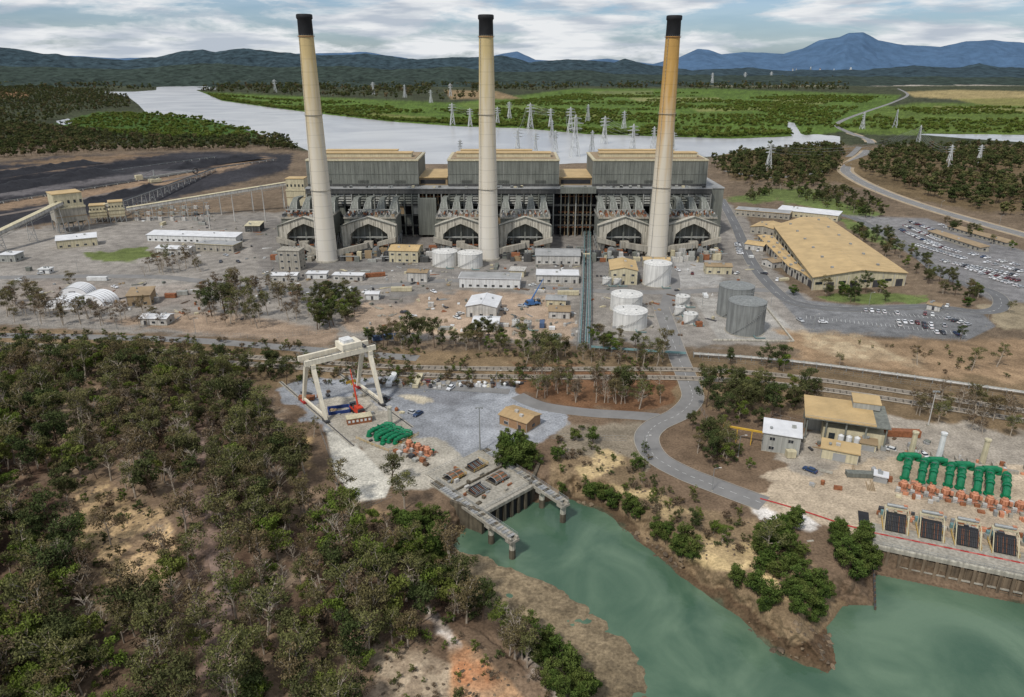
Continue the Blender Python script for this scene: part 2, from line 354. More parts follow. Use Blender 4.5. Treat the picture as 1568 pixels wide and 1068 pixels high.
# water
def waterm(name,c0,c1,rough,bs,sc1):
    wm=bpy.data.materials.new(name);wm.use_nodes=True;nt=wm.node_tree;N=nt.nodes;K=nt.links;P=N['Principled BSDF']
    P.inputs['Roughness'].default_value=rough;P.inputs['IOR'].default_value=1.33
    tc=N.new('ShaderNodeTexCoord');no=N.new('ShaderNodeTexNoise');no.inputs['Scale'].default_value=sc1;no.inputs['Detail'].default_value=5;no.inputs['Distortion'].default_value=1.8;K.new(tc.outputs['Object'],no.inputs['Vector'])
    rp=N.new('ShaderNodeValToRGB');rp.color_ramp.elements[0].position=.35;rp.color_ramp.elements[0].color=(*c0,1);rp.color_ramp.elements[1].position=.65;rp.color_ramp.elements[1].color=(*c1,1)
    K.new(no.outputs['Fac'],rp.inputs['Fac']);K.new(rp.outputs['Color'],P.inputs['Base Color'])
    if bs:
        n2=N.new('ShaderNodeTexNoise');n2.inputs['Scale'].default_value=.7;n2.inputs['Detail'].default_value=4;K.new(tc.outputs['Object'],n2.inputs['Vector'])
        bp=N.new('ShaderNodeBump');bp.inputs['Strength'].default_value=bs;bp.inputs['Distance'].default_value=.2;K.new(n2.outputs['Fac'],bp.inputs['Height']);K.new(bp.outputs['Normal'],P.inputs['Normal'])
    return wm
b=MB();b.quad((-400,40,WZ),(500,40,WZ),(500,330,WZ),(-400,330,WZ),waterm('inlet_water_surface',L(66,92,74),L(98,120,98),.12,.4,.03));b.build('inlet_water')
b=MB();b.quad((-9000,700,WZ),(9000,700,WZ),(9000,9000,WZ),(-9000,9000,WZ),waterm('river_water_surface',L(158,158,158),L(184,183,180),.25,0,.004));b.build('river_water')
# ---------------------------------------------------------------- hills
def hills(name,prof,Yr,W,col,amp,seed,hz,var=.5):
    pu=[p[0] for p in prof];pv=[p[1] for p in prof]
    uu=np.arange(-420,2000,2.5);vr=np.interp(uu,pu,pv)
    rough=(fbm(uu/22,uu*0,seed,5)-.5)*amp
    vr=vr+rough
    kx=(uu-784)/(F*cp+(534-vr)*sp);zr=CH+(-F*sp+(534-vr)*cp)/(F*cp+(534-vr)*sp)*Yr
    ts=np.concatenate([np.linspace(0,1,40),np.linspace(1.15,2,5)])
    rows=[]
    for t in ts:
        Yt=Yr-W*(1-t) if t<=1 else Yr+W*(t-1)
        x=kx*Yt
        base=-20.0
        if t<=1:
            n=fbm(x/(Yr*.025),Yt/(Yr*.05)+0*x,seed+3,5)
            z=base+(zr-base)*(t**.9)*(1-(1-t)*2.4*(n))
            z=np.minimum(z,base+(zr-base)*(.3+.7*t))
        else: z=base+(zr-base)*(2-t)
        rows.append(np.stack([x,np.full_like(x,Yt),z],-1))
    A=np.array(rows);nr,nc=A.shape[:2];ix=np.arange(nr*nc).reshape(nr,nc)
    q=np.stack([ix[:-1,:-1],ix[:-1,1:],ix[1:,1:],ix[1:,:-1]],-1).reshape(-1,4)
    me=npmesh(name,A.reshape(-1,3),q,4)
    me.polygons.foreach_set('use_smooth',np.ones(len(q),bool))
    me.materials.append(mat(name+'_hazed_forest',col,.95,var,hz,spec=.05))  # aerial haze is put into the bluish base colour
    o=bpy.data.objects.new(name,me);scene.collection.objects.link(o)
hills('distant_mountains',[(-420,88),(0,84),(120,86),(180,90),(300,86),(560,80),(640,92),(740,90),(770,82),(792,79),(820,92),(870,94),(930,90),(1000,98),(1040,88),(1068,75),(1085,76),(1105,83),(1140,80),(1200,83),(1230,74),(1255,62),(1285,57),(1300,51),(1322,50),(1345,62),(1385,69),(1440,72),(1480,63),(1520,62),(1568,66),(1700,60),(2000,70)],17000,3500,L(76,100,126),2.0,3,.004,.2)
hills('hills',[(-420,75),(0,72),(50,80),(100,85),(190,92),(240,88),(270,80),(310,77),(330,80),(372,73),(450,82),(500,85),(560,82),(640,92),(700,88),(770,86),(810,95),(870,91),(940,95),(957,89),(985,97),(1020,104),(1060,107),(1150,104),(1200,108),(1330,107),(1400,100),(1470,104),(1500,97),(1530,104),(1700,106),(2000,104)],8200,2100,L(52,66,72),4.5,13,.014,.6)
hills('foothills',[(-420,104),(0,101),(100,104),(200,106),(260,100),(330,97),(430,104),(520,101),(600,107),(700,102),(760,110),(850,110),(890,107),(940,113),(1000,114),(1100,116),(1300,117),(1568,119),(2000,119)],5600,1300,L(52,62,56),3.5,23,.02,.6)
# ---------------------------------------------------------------- world / light / camera
W=bpy.data.worlds.new('World');scene.world=W;W.use_nodes=True;nt=W.node_tree;N=nt.nodes;K=nt.links
bg=N['Background'];bg.inputs['Strength'].default_value=.105
sky=N.new('ShaderNodeTexSky');sky.sky_type='NISHITA';sky.sun_disc=False
EL,AZ=math.radians(52),math.radians(215)   # azimuth clockwise from +Y
sky.sun_elevation=EL;sky.sun_rotation=AZ;sky.dust_density=1.0;sky.altitude=100
tc=N.new('ShaderNodeTexCoord')
mp=N.new('ShaderNodeMapping');mp.inputs['Scale'].default_value=(6.5,6.5,34);mp.inputs['Location'].default_value=(2.3,.4,.0);K.new(tc.outputs['Generated'],mp.inputs['Vector'])
n1_=N.new('ShaderNodeTexNoise');n1_.inputs['Scale'].default_value=1.0;n1_.inputs['Detail'].default_value=6;n1_.inputs['Roughness'].default_value=.62;n1_.inputs['Distortion'].default_value=.3;K.new(mp.outputs['Vector'],n1_.inputs['Vector'])
rp=N.new('ShaderNodeValToRGB');rp.color_ramp.elements[0].position=.40;rp.color_ramp.elements[0].color=(.15,.15,.15,1);rp.color_ramp.elements[1].position=.54;rp.color_ramp.elements[1].color=(1,1,1,1);K.new(n1_.outputs['Fac'],rp.inputs['Fac'])
mp2=N.new('ShaderNodeMapping');mp2.inputs['Scale'].default_value=(11,11,80);mp2.inputs['Location'].default_value=(7.3,1.4,.6);K.new(tc.outputs['Generated'],mp2.inputs['Vector'])
n2_=N.new('ShaderNodeTexNoise');n2_.inputs['Scale'].default_value=1.0;n2_.inputs['Detail'].default_value=5;K.new(mp2.outputs['Vector'],n2_.inputs['Vector'])
cr=N.new('ShaderNodeValToRGB');cr.color_ramp.elements[0].position=.38;cr.color_ramp.elements[0].color=(.52,.58,.66,1);cr.color_ramp.elements[1].position=.58;cr.color_ramp.elements[1].color=(.88,.9,.92,1);K.new(n2_.outputs['Fac'],cr.inputs['Fac'])
sc_=N.new('ShaderNodeVectorMath');sc_.operation='SCALE';sc_.inputs['Scale'].default_value=8.8;K.new(cr.outputs['Color'],sc_.inputs[0])
sk2=N.new('ShaderNodeVectorMath');sk2.operation='MULTIPLY';sk2.inputs[1].default_value=(.6,.76,1.0);K.new(sky.outputs['Color'],sk2.inputs[0])
mi=N.new('ShaderNodeMix');mi.data_type='RGBA';K.new(rp.outputs['Color'],mi.inputs[0]);K.new(sk2.outputs['Vector'],mi.inputs[6]);K.new(sc_.outputs['Vector'],mi.inputs[7]);K.new(mi.outputs[2],bg.inputs['Color'])
sl=bpy.data.lights.new('sun','SUN');sl.energy=2.8;sl.angle=math.radians(5);sl.color=(1,.96,.9)
so=bpy.data.objects.new('sun',sl);scene.collection.objects.link(so)
dirv=Vector((math.sin(AZ)*math.cos(EL),math.cos(AZ)*math.cos(EL),math.sin(EL)))
so.rotation_euler=dirv.to_track_quat('Z','Y').to_euler();so.location=(0,0,400)
cam=bpy.data.cameras.new('camera');cam.sensor_width=36;cam.lens=36*F/1568;cam.clip_start=1;cam.clip_end=80000
co=bpy.data.objects.new('camera',cam);scene.collection.objects.link(co);co.location=(0,0,CH);co.rotation_euler=(math.pi/2-PITCH,0,0);scene.camera=co
scene.view_settings.view_transform='Standard';scene.view_settings.look='None';scene.view_settings.exposure=0
# ---------------------------------------------------------------- roads
def crom(pts,n=8):
    P=[Vector(p) for p in pts];out=[]
    for i in range(len(P)-1):
        a=P[max(i-1,0)];b=P[i];c=P[i+1];d=P[min(i+2,len(P)-1)]
        for k in range(n):
            t=k/n;out.append(.5*((2*b)+(c-a)*t+(2*a-5*b+4*c-d)*t*t+(3*b-a-3*c+d)*t**3))
    out.append(P[-1]);return out
def strip(b,P,off,w,dz,m,z=None):
    L_=[];n=len(P)
    for i,p in enumerate(P):
        d=(P[min(i+1,n-1)]-P[max(i-1,0)]);d.z=0;d.normalize();nn=Vector((-d.y,d.x,0))
        L_.append((p+nn*(off-w/2),p+nn*(off+w/2)))
    for i in range(n-1):
        q=[L_[i][0],L_[i+1][0],L_[i+1][1],L_[i][1]];b.quad(*[(a.x,a.y,a.z+dz) for a in q],m)
def road(name,px,w,m=None,lines=True,kerbs=True,dz=.06,n=8,edge=False):
    P=crom([gp(*p) for p in px],n);b=MB()
    strip(b,P,0,w,dz,m or asphalt)
    if kerbs:
        for s_ in (-1,1):
            strip(b,P,s_*(w/2+.12),.24,dz+.12,kerb);
    if lines:
        if edge:
            for s_ in (-1,1): strip(b,P,s_*(w/2-.5),.16,dz+.006,linep)
        for i in range(len(P)-1):
            if i%2==0: strip(b,P[i:i+2],0,.12,dz+.006,linep)
    return b.build(name)
road('access_road',[(1012,470),(1026,510),(1040,550),(1056,590),(1060,612),(1040,634),(1004,652),(990,672),(1004,700),(1045,724),(1100,746),(1170,772)],8.6)
road('yard_road',[(792,606),(830,622),(900,632),(965,636),(1010,640)],7,kerbs=False,lines=False,dz=.03)
road('highway',[(1375,136),(1390,145),(1370,156),(1330,170),(1292,184),(1282,193),(1302,204),(1332,216),(1325,234),(1296,256),(1304,270),(1345,291),(1420,318),(1568,360),(1760,410)],12,kerbs=False,edge=True)
road('highway_shoulder',[(1302,204),(1332,216),(1325,234),(1296,256),(1304,270),(1345,291),(1420,318),(1568,360),(1760,410)],20,mat('sandy_shoulder',L(160,143,118),.95,.25,.1),False,False,.02)
road('bypass_road',[(1110,262),(1180,272),(1260,262),(1300,240),(1316,225)],9,kerbs=False,lines=False,m=asphalt,dz=.04)
road('plant_access_road',[(1104,305),(1126,345),(1150,400),(1190,448),(1225,466),(1300,474),(1420,470),(1500,478),(1532,470),(1520,448),(1450,425),(1400,388),(1340,350),(1290,330),(1200,318)],8,m=asphaltd)
road('site_road',[(-150,430),(60,424),(230,424),(300,430),(420,444),(560,440),(700,430),(880,444),(1020,448),(1110,444),(1180,445)],8,lines=False,kerbs=False,dz=.05)
road('boundary_road',[(-160,512),(0,514),(200,518),(330,524),(500,538),(640,549)],7,lines=False,kerbs=False)
road('east_track',[(560,590),(640,592),(780,600)],5,lines=False,kerbs=False)
road('loading_road',[(1016,390),(1030,430),(1020,480)],9,lines=False,kerbs=False,dz=.09)
road('coal_road',[(-120,340),(0,330),(150,300),(300,268),(420,246)],8,lines=False,kerbs=False,m=mat('dirt_road',L(110,100,92),.95,.2,.1))
road('bush_track',[(300,640),(318,700),(322,780),(330,860),(345,940),(350,1010),(340,1120)],3.2,lines=False,kerbs=False,m=mat('earth_track',L(138,118,106),.95,.3,.5),dz=.12,n=10)
# car park markings
b=MB()
for (u0,v0,u1,v1,n) in [(1235,488,1480,514,36),(1320,480,1480,492,26),(1380,345,1440,372,18),(1400,376,1480,400,20),(1440,402,1560,424,24)]:
    a=gp(u0,v0);c=gp(u1,v1);d=(c-a).normalized();nn=Vector((-d.y,d.x,0))
    for i in range(n):
        p=a.lerp(c,i/(n-1));b.quad(*[(q.x,q.y,.03) for q in (p-d*.07,p+d*.07,p+d*.07+nn*5,p-d*.07+nn*5)],linep)
b.build('parking_markings')
# railway + pipeline
def railway(name,px):
    P=crom([gp(*p) for p in px],10);b=MB()
    strip(b,P,0,5,.25,ballast)
    for o_ in (-.75,.75): strip(b,P,o_,.24,.42,darksteel)
    for a,c in zip(P[:-1],P[1:]):
        k=max(1,int((c-a).length/2.2));r=math.atan2((c-a).y,(c-a).x)
        for i in range(k):
            q=a.lerp(c,i/k);b.box(q.x,q.y,q.z+.27,.5,2.4,.1,concdark,r)
    b.build(name)
railway('railway_track',[(-160,525),(0,528),(200,536),(420,550),(600,562),(800,566),(1060,567),(1250,582),(1568,630),(1740,658)])
railway('railway_track',[(-160,535),(0,538),(200,547),(420,561),(600,573),(780,578),(1050,580),(1250,596),(1568,645),(1740,674)])
def pipeline(name,px,offs,z,r,m,bent=8,wb=2,mm=steel):
    P=crom([gp(*p) for p in px],6);b=MB();n=len(P)
    ofs=[]
    for i,p in enumerate(P):
        d=(P[min(i+1,n-1)]-P[max(i-1,0)]);d.z=0;d.normalize();ofs.append(Vector((-d.y,d.x,0)))
    for k,o_ in enumerate(offs):
        b.path([p+q*o_+Vector((0,0,z)) for p,q in zip(P,ofs)],r,m[k%len(m)],6)
    for i in range(n-1):
        k=max(1,int((P[i+1]-P[i]).length/bent))
        for j in range(k):
            p=P[i].lerp(P[i+1],j/k);q=ofs[i]
            for s_ in (-1,1): b.tube(p+q*s_*wb,p+q*s_*wb+Vector((0,0,z+.3)),.18,mm,4)
            b.tube(p-q*wb+Vector((0,0,z-r-.1)),p+q*wb+Vector((0,0,z-r-.1)),.16,mm,4)
    b.build(name)
pipeline('pipe_rack',[(893,536),(895,500),(897,450),(898,400),(899,352)],[-2.6,-1.8,-.9,0,1.6,2.4],3.6,.3,[teal,steel,teal,darksteel,teal,steel],8,3.0)
pipeline('ash_pipeline',[(1062,546),(1150,552),(1250,562),(1400,582),(1568,606),(1740,632)],[-.8,.5],1.5,.36,[offwhite,greyclad2],9,1.4)
pipeline('water_pipeline',[(905,536),(960,540),(1050,546)],[-.7,.7],1.6,.35,[teal],7,1.2)
# ---------------------------------------------------------------- chimneys
def chimat(name,st,sh):
    m=bpy.data.materials.new(name);m.use_nodes=True;nt=m.node_tree;N=nt.nodes;K=nt.links;P=N['Principled BSDF'];P.inputs['Roughness'].default_value=.85
    tc=N.new('ShaderNodeTexCoord');s=N.new('ShaderNodeSeparateXYZ');K.new(tc.outputs['Object'],s.inputs['Vector'])
    mp=N.new('ShaderNodeMapping');mp.inputs['Scale'].default_value=(.4,.4,.03);K.new(tc.outputs['Object'],mp.inputs['Vector'])
    no=N.new('ShaderNodeTexNoise');no.inputs['Scale'].default_value=1;no.inputs['Detail'].default_value=6;K.new(mp.outputs['Vector'],no.inputs['Vector'])
    a=N.new('ShaderNodeMath');a.operation='MULTIPLY_ADD';a.inputs[1].default_value=110;K.new(no.outputs['Fac'],a.inputs[0]);
    ad=N.new('ShaderNodeMath');ad.operation='ADD';ad.inputs[1].default_value=-55+sh;K.new(s.outputs['Z'],ad.inputs[0]);K.new(ad.outputs[0],a.inputs[2])
    mr=N.new('ShaderNodeMapRange');mr.inputs['From Min'].default_value=0;mr.inputs['From Max'].default_value=153;K.new(a.outputs[0],mr.inputs['Value'])
    r=N.new('ShaderNodeValToRGB');e=r.color_ramp.elements;base=L(208,202,190);och=L(*st)
    e[0].position=0;e[0].color=(*base,1);e[1].position=1;e[1].color=(*[x*.85 for x in och],1)
    x=e.new(.48);x.color=(*L(200,190,170),1);x=e.new(.82);x.color=(*och,1)
    K.new(mr.outputs['Result'],r.inputs['Fac'])
    w=N.new('ShaderNodeMath');w.operation='MODULO';w.inputs[1].default_value=7.5;K.new(s.outputs['Z'],w.inputs[0])
    g=N.new('ShaderNodeMath');g.operation='LESS_THAN';g.inputs[1].default_value=.5;K.new(w.outputs[0],g.inputs[0])
    k=N.new('ShaderNodeMath');k.operation='MULTIPLY_ADD';k.inputs[1].default_value=-.14;k.inputs[2].default_value=1;K.new(g.outputs[0],k.inputs[0])
    v=N.new('ShaderNodeVectorMath');v.operation='SCALE';K.new(r.outputs['Color'],v.inputs[0]);K.new(k.outputs[0],v.inputs['Scale']);K.new(v.outputs['Vector'],P.inputs['Base Color'])
    return m
blackcap=mat('black_chimney_cap',(.012,.012,.013),.7,.3,.3)
def chimney(u,v,st,sh):
    p=gp(u,v)+Vector((0,6.5,0));H=153;b=MB()
    m=chimat('chimney_concrete_%d'%u,st,sh)
    rr=lambda z:7.3-3.0*(z/H)**.8
    b.lathe(p,[(rr(z),z) for z in np.linspace(0,141,30)],m,40)
    b.lathe(p,[(rr(141)+.03,141),(rr(150)+.02,150),(rr(150)+.55,150.6),(rr(150)+.55,152.6),(rr(150),153),(rr(150)-.8,153),(rr(150)-.9,146),(0.1,146)],blackcap,40)
    for z in (140.6,95,48):
        r=rr(z);b.lathe(p,[(r,z-.25),(r+.6,z-.25),(r+.6,z),(r,z)],concrete if z<100 else rust,40)
        for i in range(24):
            t=2*math.pi*i/24;q=p+Vector(((r+.55)*math.cos(t),(r+.55)*math.sin(t),z));b.tube(q,q+Vector((0,0,1.1)),.04,steel,3)
    for i in range(70):
        z=i*2;b.tube(p+Vector((-rr(z)*.7-.25,-rr(z)*.72-.2,z)),p+Vector((-rr(z+2)*.7-.25,-rr(z+2)*.72-.2,z+2)),.12,steel,3)
    b.lathe(p,[(7.9,0),(7.9,1.2),(7.3,1.3)],concrete,40)
    b.build('chimney',p,True)
    return p
chs=[chimney(498,403,(188,166,118),0),chimney(748,400,(188,168,120),-4),chimney(1008,396,(184,144,78),14)]
# ---------------------------------------------------------------- power station
b=MB()
Yf=556
def xat(u,z,Yw): return (u-784)*(Yw*cp+(CH-z)*sp)/F
X0,X1=xat(468,37,Yf),xat(1090,37,Yf)
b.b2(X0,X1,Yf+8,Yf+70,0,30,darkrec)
b.b2(X0,X1,Yf,Yf+74,33,36.6,darkclad)
b.b2(X0-.6,X1+.6,Yf-.6,Yf+75,36.6,37.3,greyroof)
nb=54
for i in range(nb+1):
    x=X0+(X1-X0)*i/nb
    b.b2(x-.4,x+.4,Yf+.3,Yf+1.7,0,33,greyclad if i%3 else greyclad2)
for z,h in ((8,1.1),(16,1.1),(23.5,1.2)):
    b.b2(X0,X1,Yf+.8,Yf+2.4,z,z+h,darkclad)
gap=[(640,686),(855,908)]
for i in range(nb):
    x0=X0+(X1-X0)*i/nb;x1=X0+(X1-X0)*(i+1)/nb
    u=784+F*((x0+x1)/2)/(Yf*cp+90*sp)
    ing=any(a-4<u<c+4 for a,c in gap)
    if not ing:
        for k in range(4):
            z=25.3+k*1.9
            b.hull([(x0+.5,Yf+.9,z),(x1-.5,Yf+.9,z),(x1-.5,Yf+1.2,z),(x0+.5,Yf+1.2,z),(x0+.5,Yf+1.7,z+1.3),(x1-.5,Yf+1.7,z+1.3),(x1-.5,Yf+2,z+1.3),(x0+.5,Yf+2,z+1.3)],greyclad2 if (i//3)%2 else greyclad)
        if R.random()<.6: b.b2(x0+.45,x1-.45,Yf+1.8,Yf+2.1,R.choice([9.2,17.2]),R.choice([15.8,23.3]),R.choice([greyclad,darkclad,brownroof,greyclad2]))
b.b2(X1,X1+11,Yf+6,Yf+70,0,36,greyclad);b.b2(X1-.3,X1+11.5,Yf+5.5,Yf+70.5,36,36.7,greyroof)
for (ua,ub) in ((470,640),(686,856),(908,1083)):
    Yb=Yf+8;xa=xat(ua,48,Yb);xb=xat(ub,48,Yb);ht=56.3
    b.b2(xa,xb,Yb,Yb+50,37.3,ht,greyclad)
    b.b2(xa-.5,xb+.5,Yb-.5,Yb+50.5,ht,ht+1.1,cream)
    b.b2(xa+2,xb-2,Yb+2,Yb+48,ht+1.1,ht+1.5,brownroof)
    b.b2(xa+6,xb-6,Yb+12,Yb+22,ht+1.5,ht+4.4,cream);b.b2(xa+5.4,xb-5.4,Yb+11.4,Yb+22.6,ht+4.4,ht+4.9,tanroof)
    b.b2(xa+8,xb-20,Yb+32,Yb+40,ht+1.5,ht+4.2,greyclad2);b.b2(xa+7.5,xb-19.5,Yb+31.5,Yb+40.5,ht+4.2,ht+4.7,tanroof)
    n=28
    for i in range(n+1):
        x=xa+(xb-xa)*i/n;b.b2(x-.1,x+.1,Yb-.18,Yb,38,ht-.2,greyclad2 if i%7==0 else greyclad)
    b.b2(xa,xb,Yb-.25,Yb-.02,46.5,46.9,greyclad)
    b.b2(xa-.05,xb+.05,Yb-.4,Yb-.02,37.5,39.2,darkclad)
    for i in range(3):
        x=xa+(xb-xa)*(i+.5)/3
        b.b2(x-4,x+4,Yb-.3,Yb-.05,40.2,42.0,darkclad)
        for k in range(4): b.b2(x-4,x+4,Yb-.5,Yb-.3,40.3+k*.5,40.5+k*.5,greyclad)
    b.rail([(xa,Yb-.2,ht+1.1),(xb,Yb-.2,ht+1.1),(xb+.2,Yb+50,ht+1.1)],1.1,steel,.05,4)
    for i in range(7):
        x=xa+10+(xb-xa-20)*i/6;b.lathe((x,Yb+27,ht+1.5),[(1,0),(1,1.2),(1.5,1.3),(.2,2.2)],steel,10)
for ua,ub in gap:
    xa=xat(ua,44,Yf+16);xb=xat(ub,44,Yf+16)
    b.b2(xa+.3,xb-.3,Yf+14,Yf+60,37.3,43,brownroof);b.b2(xa+.3,xb-.3,Yf+13,Yf+61,43,43.6,tanroof)
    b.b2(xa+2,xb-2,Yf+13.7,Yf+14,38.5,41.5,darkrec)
    for i in range(8):
        x=xa+(xb-xa)*(i+.5)/8;b.b2(x-.4,x+.4,Yf+4,Yf+5,0,33,brownroof)
    for z in (6,12,18,24,30): b.b2(xa,xb,Yf+4.2,Yf+7.5,z,z+.5,rust if z%12 else darkclad)
b.b2(xat(858,37,Yf),xat(912,37,Yf),Yf-5,Yf,34,38.5,greyclad);b.b2(xat(640,30,Yf),xat(668,30,Yf),Yf-3,Yf,2,30,greyclad)
for i in range(60):
    x=R.uniform(X0+3,X1-3);b.b2(x-1,x+1,Yf+1.5,Yf+3.8,37.3,37.3+R.uniform(.6,1.8),R.choice([steel,greyclad2,cream,darkclad]))
b.rail([(X0,Yf-.4,37.3),(X1,Yf-.4,37.3)],1.1,steel,.05,4)
b.build('power_station_building',(0,Yf,0))
# precipitators
def precip(cx,cy,w=19.0):
    M=Matrix.Translation((cx,cy,0));b=MB(M)
    out=[(-w,8),(-w,19.5),(-w*.62,22.5),(0,25.6),(w*.62,22.5),(w,19.5),(w,8)]
    inn=[(-w+5.4,8),(-w+6.2,14),(-w*.42,18),(0,21.2),(w*.42,18),(w-6.2,14),(w-5.4,8)]
    for i in range(6):
        a,c=out[i],out[i+1];d,e=inn[i+1],inn[i]
        b.hull([(a[0],0,a[1]),(e[0],0,e[1]),(e[0],7,e[1]),(a[0],7,a[1]),(c[0],0,c[1]),(d[0],0,d[1]),(d[0],7,d[1]),(c[0],7,c[1])],concwhite)
    for s in (-1,1):
        xa,xb=s*(w-5.4),s*w;xc,xd=s*(w-4.2),s*(w-1.6)
        b.hull([(xc,1,0),(xd,1,0),(xd,6,0),(xc,6,0),(xa,0,8),(xb,0,8),(xb,7,8),(xa,7,8)],concwhite)
        b.b2(s*w-.35,s*w+.35,-.3,.0,8,20,greyclad)
    for t in (-.8,-.5,-.2,.2,.5,.8): b.b2(w*t-.12,w*t+.12,-.14,-.02,19.4-4*abs(t) if abs(t)<.5 else 15.6,20.6 if abs(t)>.6 else 22.2,concdark)
    b.tube((-w,-.5,19.9),(0,-.5,26.0),.35,greyclad,5);b.tube((w,-.5,19.9),(0,-.5,26.0),.35,greyclad,5)
    for x in (-w*.45,0,w*.45):
        b.b2(x-.5,x+.5,3.5,4.5,0,18.6 if x else 21,greyclad)
    b.b2(-w+6,w-6,3.4,4.4,10.5,11.4,greyclad2);b.b2(-w+5,w-5,3.4,4.4,5,5.8,rust)
    b.b2(-w+7,w-7,4.6,6.6,0,4.5,greyclad2)
    b.b2(-w+1,w-1,7,34,9,23.5,greyclad)
    b.b2(-w+.6,w-.6,6,35,23.5,24.4,concrete)
    for i in range(9):
        x=-w+2+i*(2*w-4)/8;b.b2(x-.3,x+.3,34,34.6,0,24,greyclad);b.b2(x-.25,x+.25,9,9.6,0,9,darksteel);b.b2(x-.25,x+.25,6.75,7,9,19,greyclad2)
    for i in range(4):
        for j in range(3):
            x=-w+5+i*(2*w-10)/3;y=12+j*8
            b.hull([(x-.6,y-.6,3.5),(x+.6,y-.6,3.5),(x+.6,y+.6,3.5),(x-.6,y+.6,3.5),(x-3.6,y-3.4,9),(x+3.6,y-3.4,9),(x+3.6,y+3.4,9),(x-3.6,y+3.4,9)],greyclad2)
    for x0 in (-w+1,w-1):
        for k in range(3): b.tube((x0,8+k*9,0),(x0,17+k*9,9),.25,steel,4);b.tube((x0,17+k*9,0),(x0,8+k*9,9),.25,steel,4)
    for j,y in enumerate((8.5,12,15.5,19)):
        for i in range(9):
            x=-w+3+i*(2*w-6)/8+R.uniform(-.4,.4)
            b.b2(x-1,x+1,y-1,y+1,24.4,25.6+R.random(),R.choice([rust,brownroof,offwhite,darksteel,greyclad]))
            b.tube((x,y,25.4),(x,y,27.4),.55,R.choice([rust,offwhite,darksteel,steel]),8)
            b.tube((x,y-1,26.2),(x,y+3,26.2),.25,darksteel,5)
    b.b2(-w+2,w-2,17,17.6,27.6,28.1,greyclad2)
    b.rail([(-w+.6,6.2,24.4),(w-.6,6.2,24.4),(w-.6,35,24.4)],1.1,steel,.07,2.5);b.rail([(-w+.6,6.2,24.4),(-w+.6,35,24.4)],1.1,steel,.07,2.5)
    for i in range(4):
        x=-w+4.6+i*(2*w-9.2)/3;h=3.2
        b.hull([(x-h,22,24.4),(x+h,22,24.4),(x+h,35,24.4),(x-h,35,24.4),(x-1.9,30,31),(x+1.9,30,31),(x+1.9,37,31),(x-1.9,37,31)],greyclad)
        b.hull([(x-1.9,30,31),(x+1.9,30,31),(x+1.9,37,31),(x-1.9,37,31),(x-1.9,35,33.4),(x+1.9,35,33.4),(x+1.9,52,32),(x-1.9,52,32)],greyclad)
        for s in (-1,1): b.tube((x+s*h,21.8,24.5),(x+s*1.9,29.9,31.1),.3,greyclad2,4)
        b.tube((x,21.8,24.5),(x,29.9,31.1),.18,greyclad2,4);b.tube((x-2.6,25,27.2),(x+2.6,25,27.2),.2,greyclad2,4)
    for s in (-.5,.5):
        b.hull([(s*w-4,34.7,14),(s*w+4,34.7,14),(s*w+4,56,10),(s*w-4,56,10),(s*w-4,34.7,22),(s*w+4,34.7,22),(s*w+4,56,20),(s*w-4,56,20)],greyclad)
    b.build('electrostatic_precipitator')
def fan_duct(c,x,side,cy):
    M=Matrix.Translation((x,cy,0));b=MB(M);d=c.x-x
    b.hull([(-3,-5,5),(3,-5,5),(3,-.4,5),(-3,-.4,5),(-3,-5,9.5),(3,-5,9.5),(3,-.4,9.5),(-3,-.4,9.5)],concrete)
    e=d-side*5.5
    b.hull([(0,-8.5,6),(0,-5,6),(e,c.y-cy+2,3),(e,c.y-cy-2,3),(0,-8.5,9.5),(0,-5,9.5),(e,c.y-cy+2,7),(e,c.y-cy-2,7)],concrete)
    for t in (.25,.6): b.box(d*t,-6,0,1,1,6,concdark)
    for k in range(2):
        b.tube((-9+k*14,-5.5,3.2),(-9+k*14,-1.5,3.2),2.6,steel,14);b.box(-9+k*14,-3.5,0,3,4,2,concrete);b.box(-9+k*14+3.5,-7,0,2,2.4,2.2,rust)
    b.hull([(-side*19,-4,9),(-side*19,-.4,9),(-side*6,-.4,6),(-side*6,-4,6),(-side*19,-4,12.4),(-side*19,-.4,12.4),(-side*6,-.4,8.6),(-side*6,-4,8.6)],concrete)
    for i in range(12): b.box(R.uniform(-18,18),R.uniform(-9,-1),0,R.uniform(1,3.5),R.uniform(1,2.5),R.uniform(1,4),R.choice([darksteel,greyclad,offwhite,concrete,rust,darkclad]))
    b.build('flue_duct')
for c,(ul,ur) in zip(chs,((468,566),(706,804),(955,1060))):
    for u in (ul,ur):
        x=xat(u,12,504);precip(x,502,18.4 if u!=566 else 19)
        fan_duct(c,x,1 if c.x>x else -1,502)
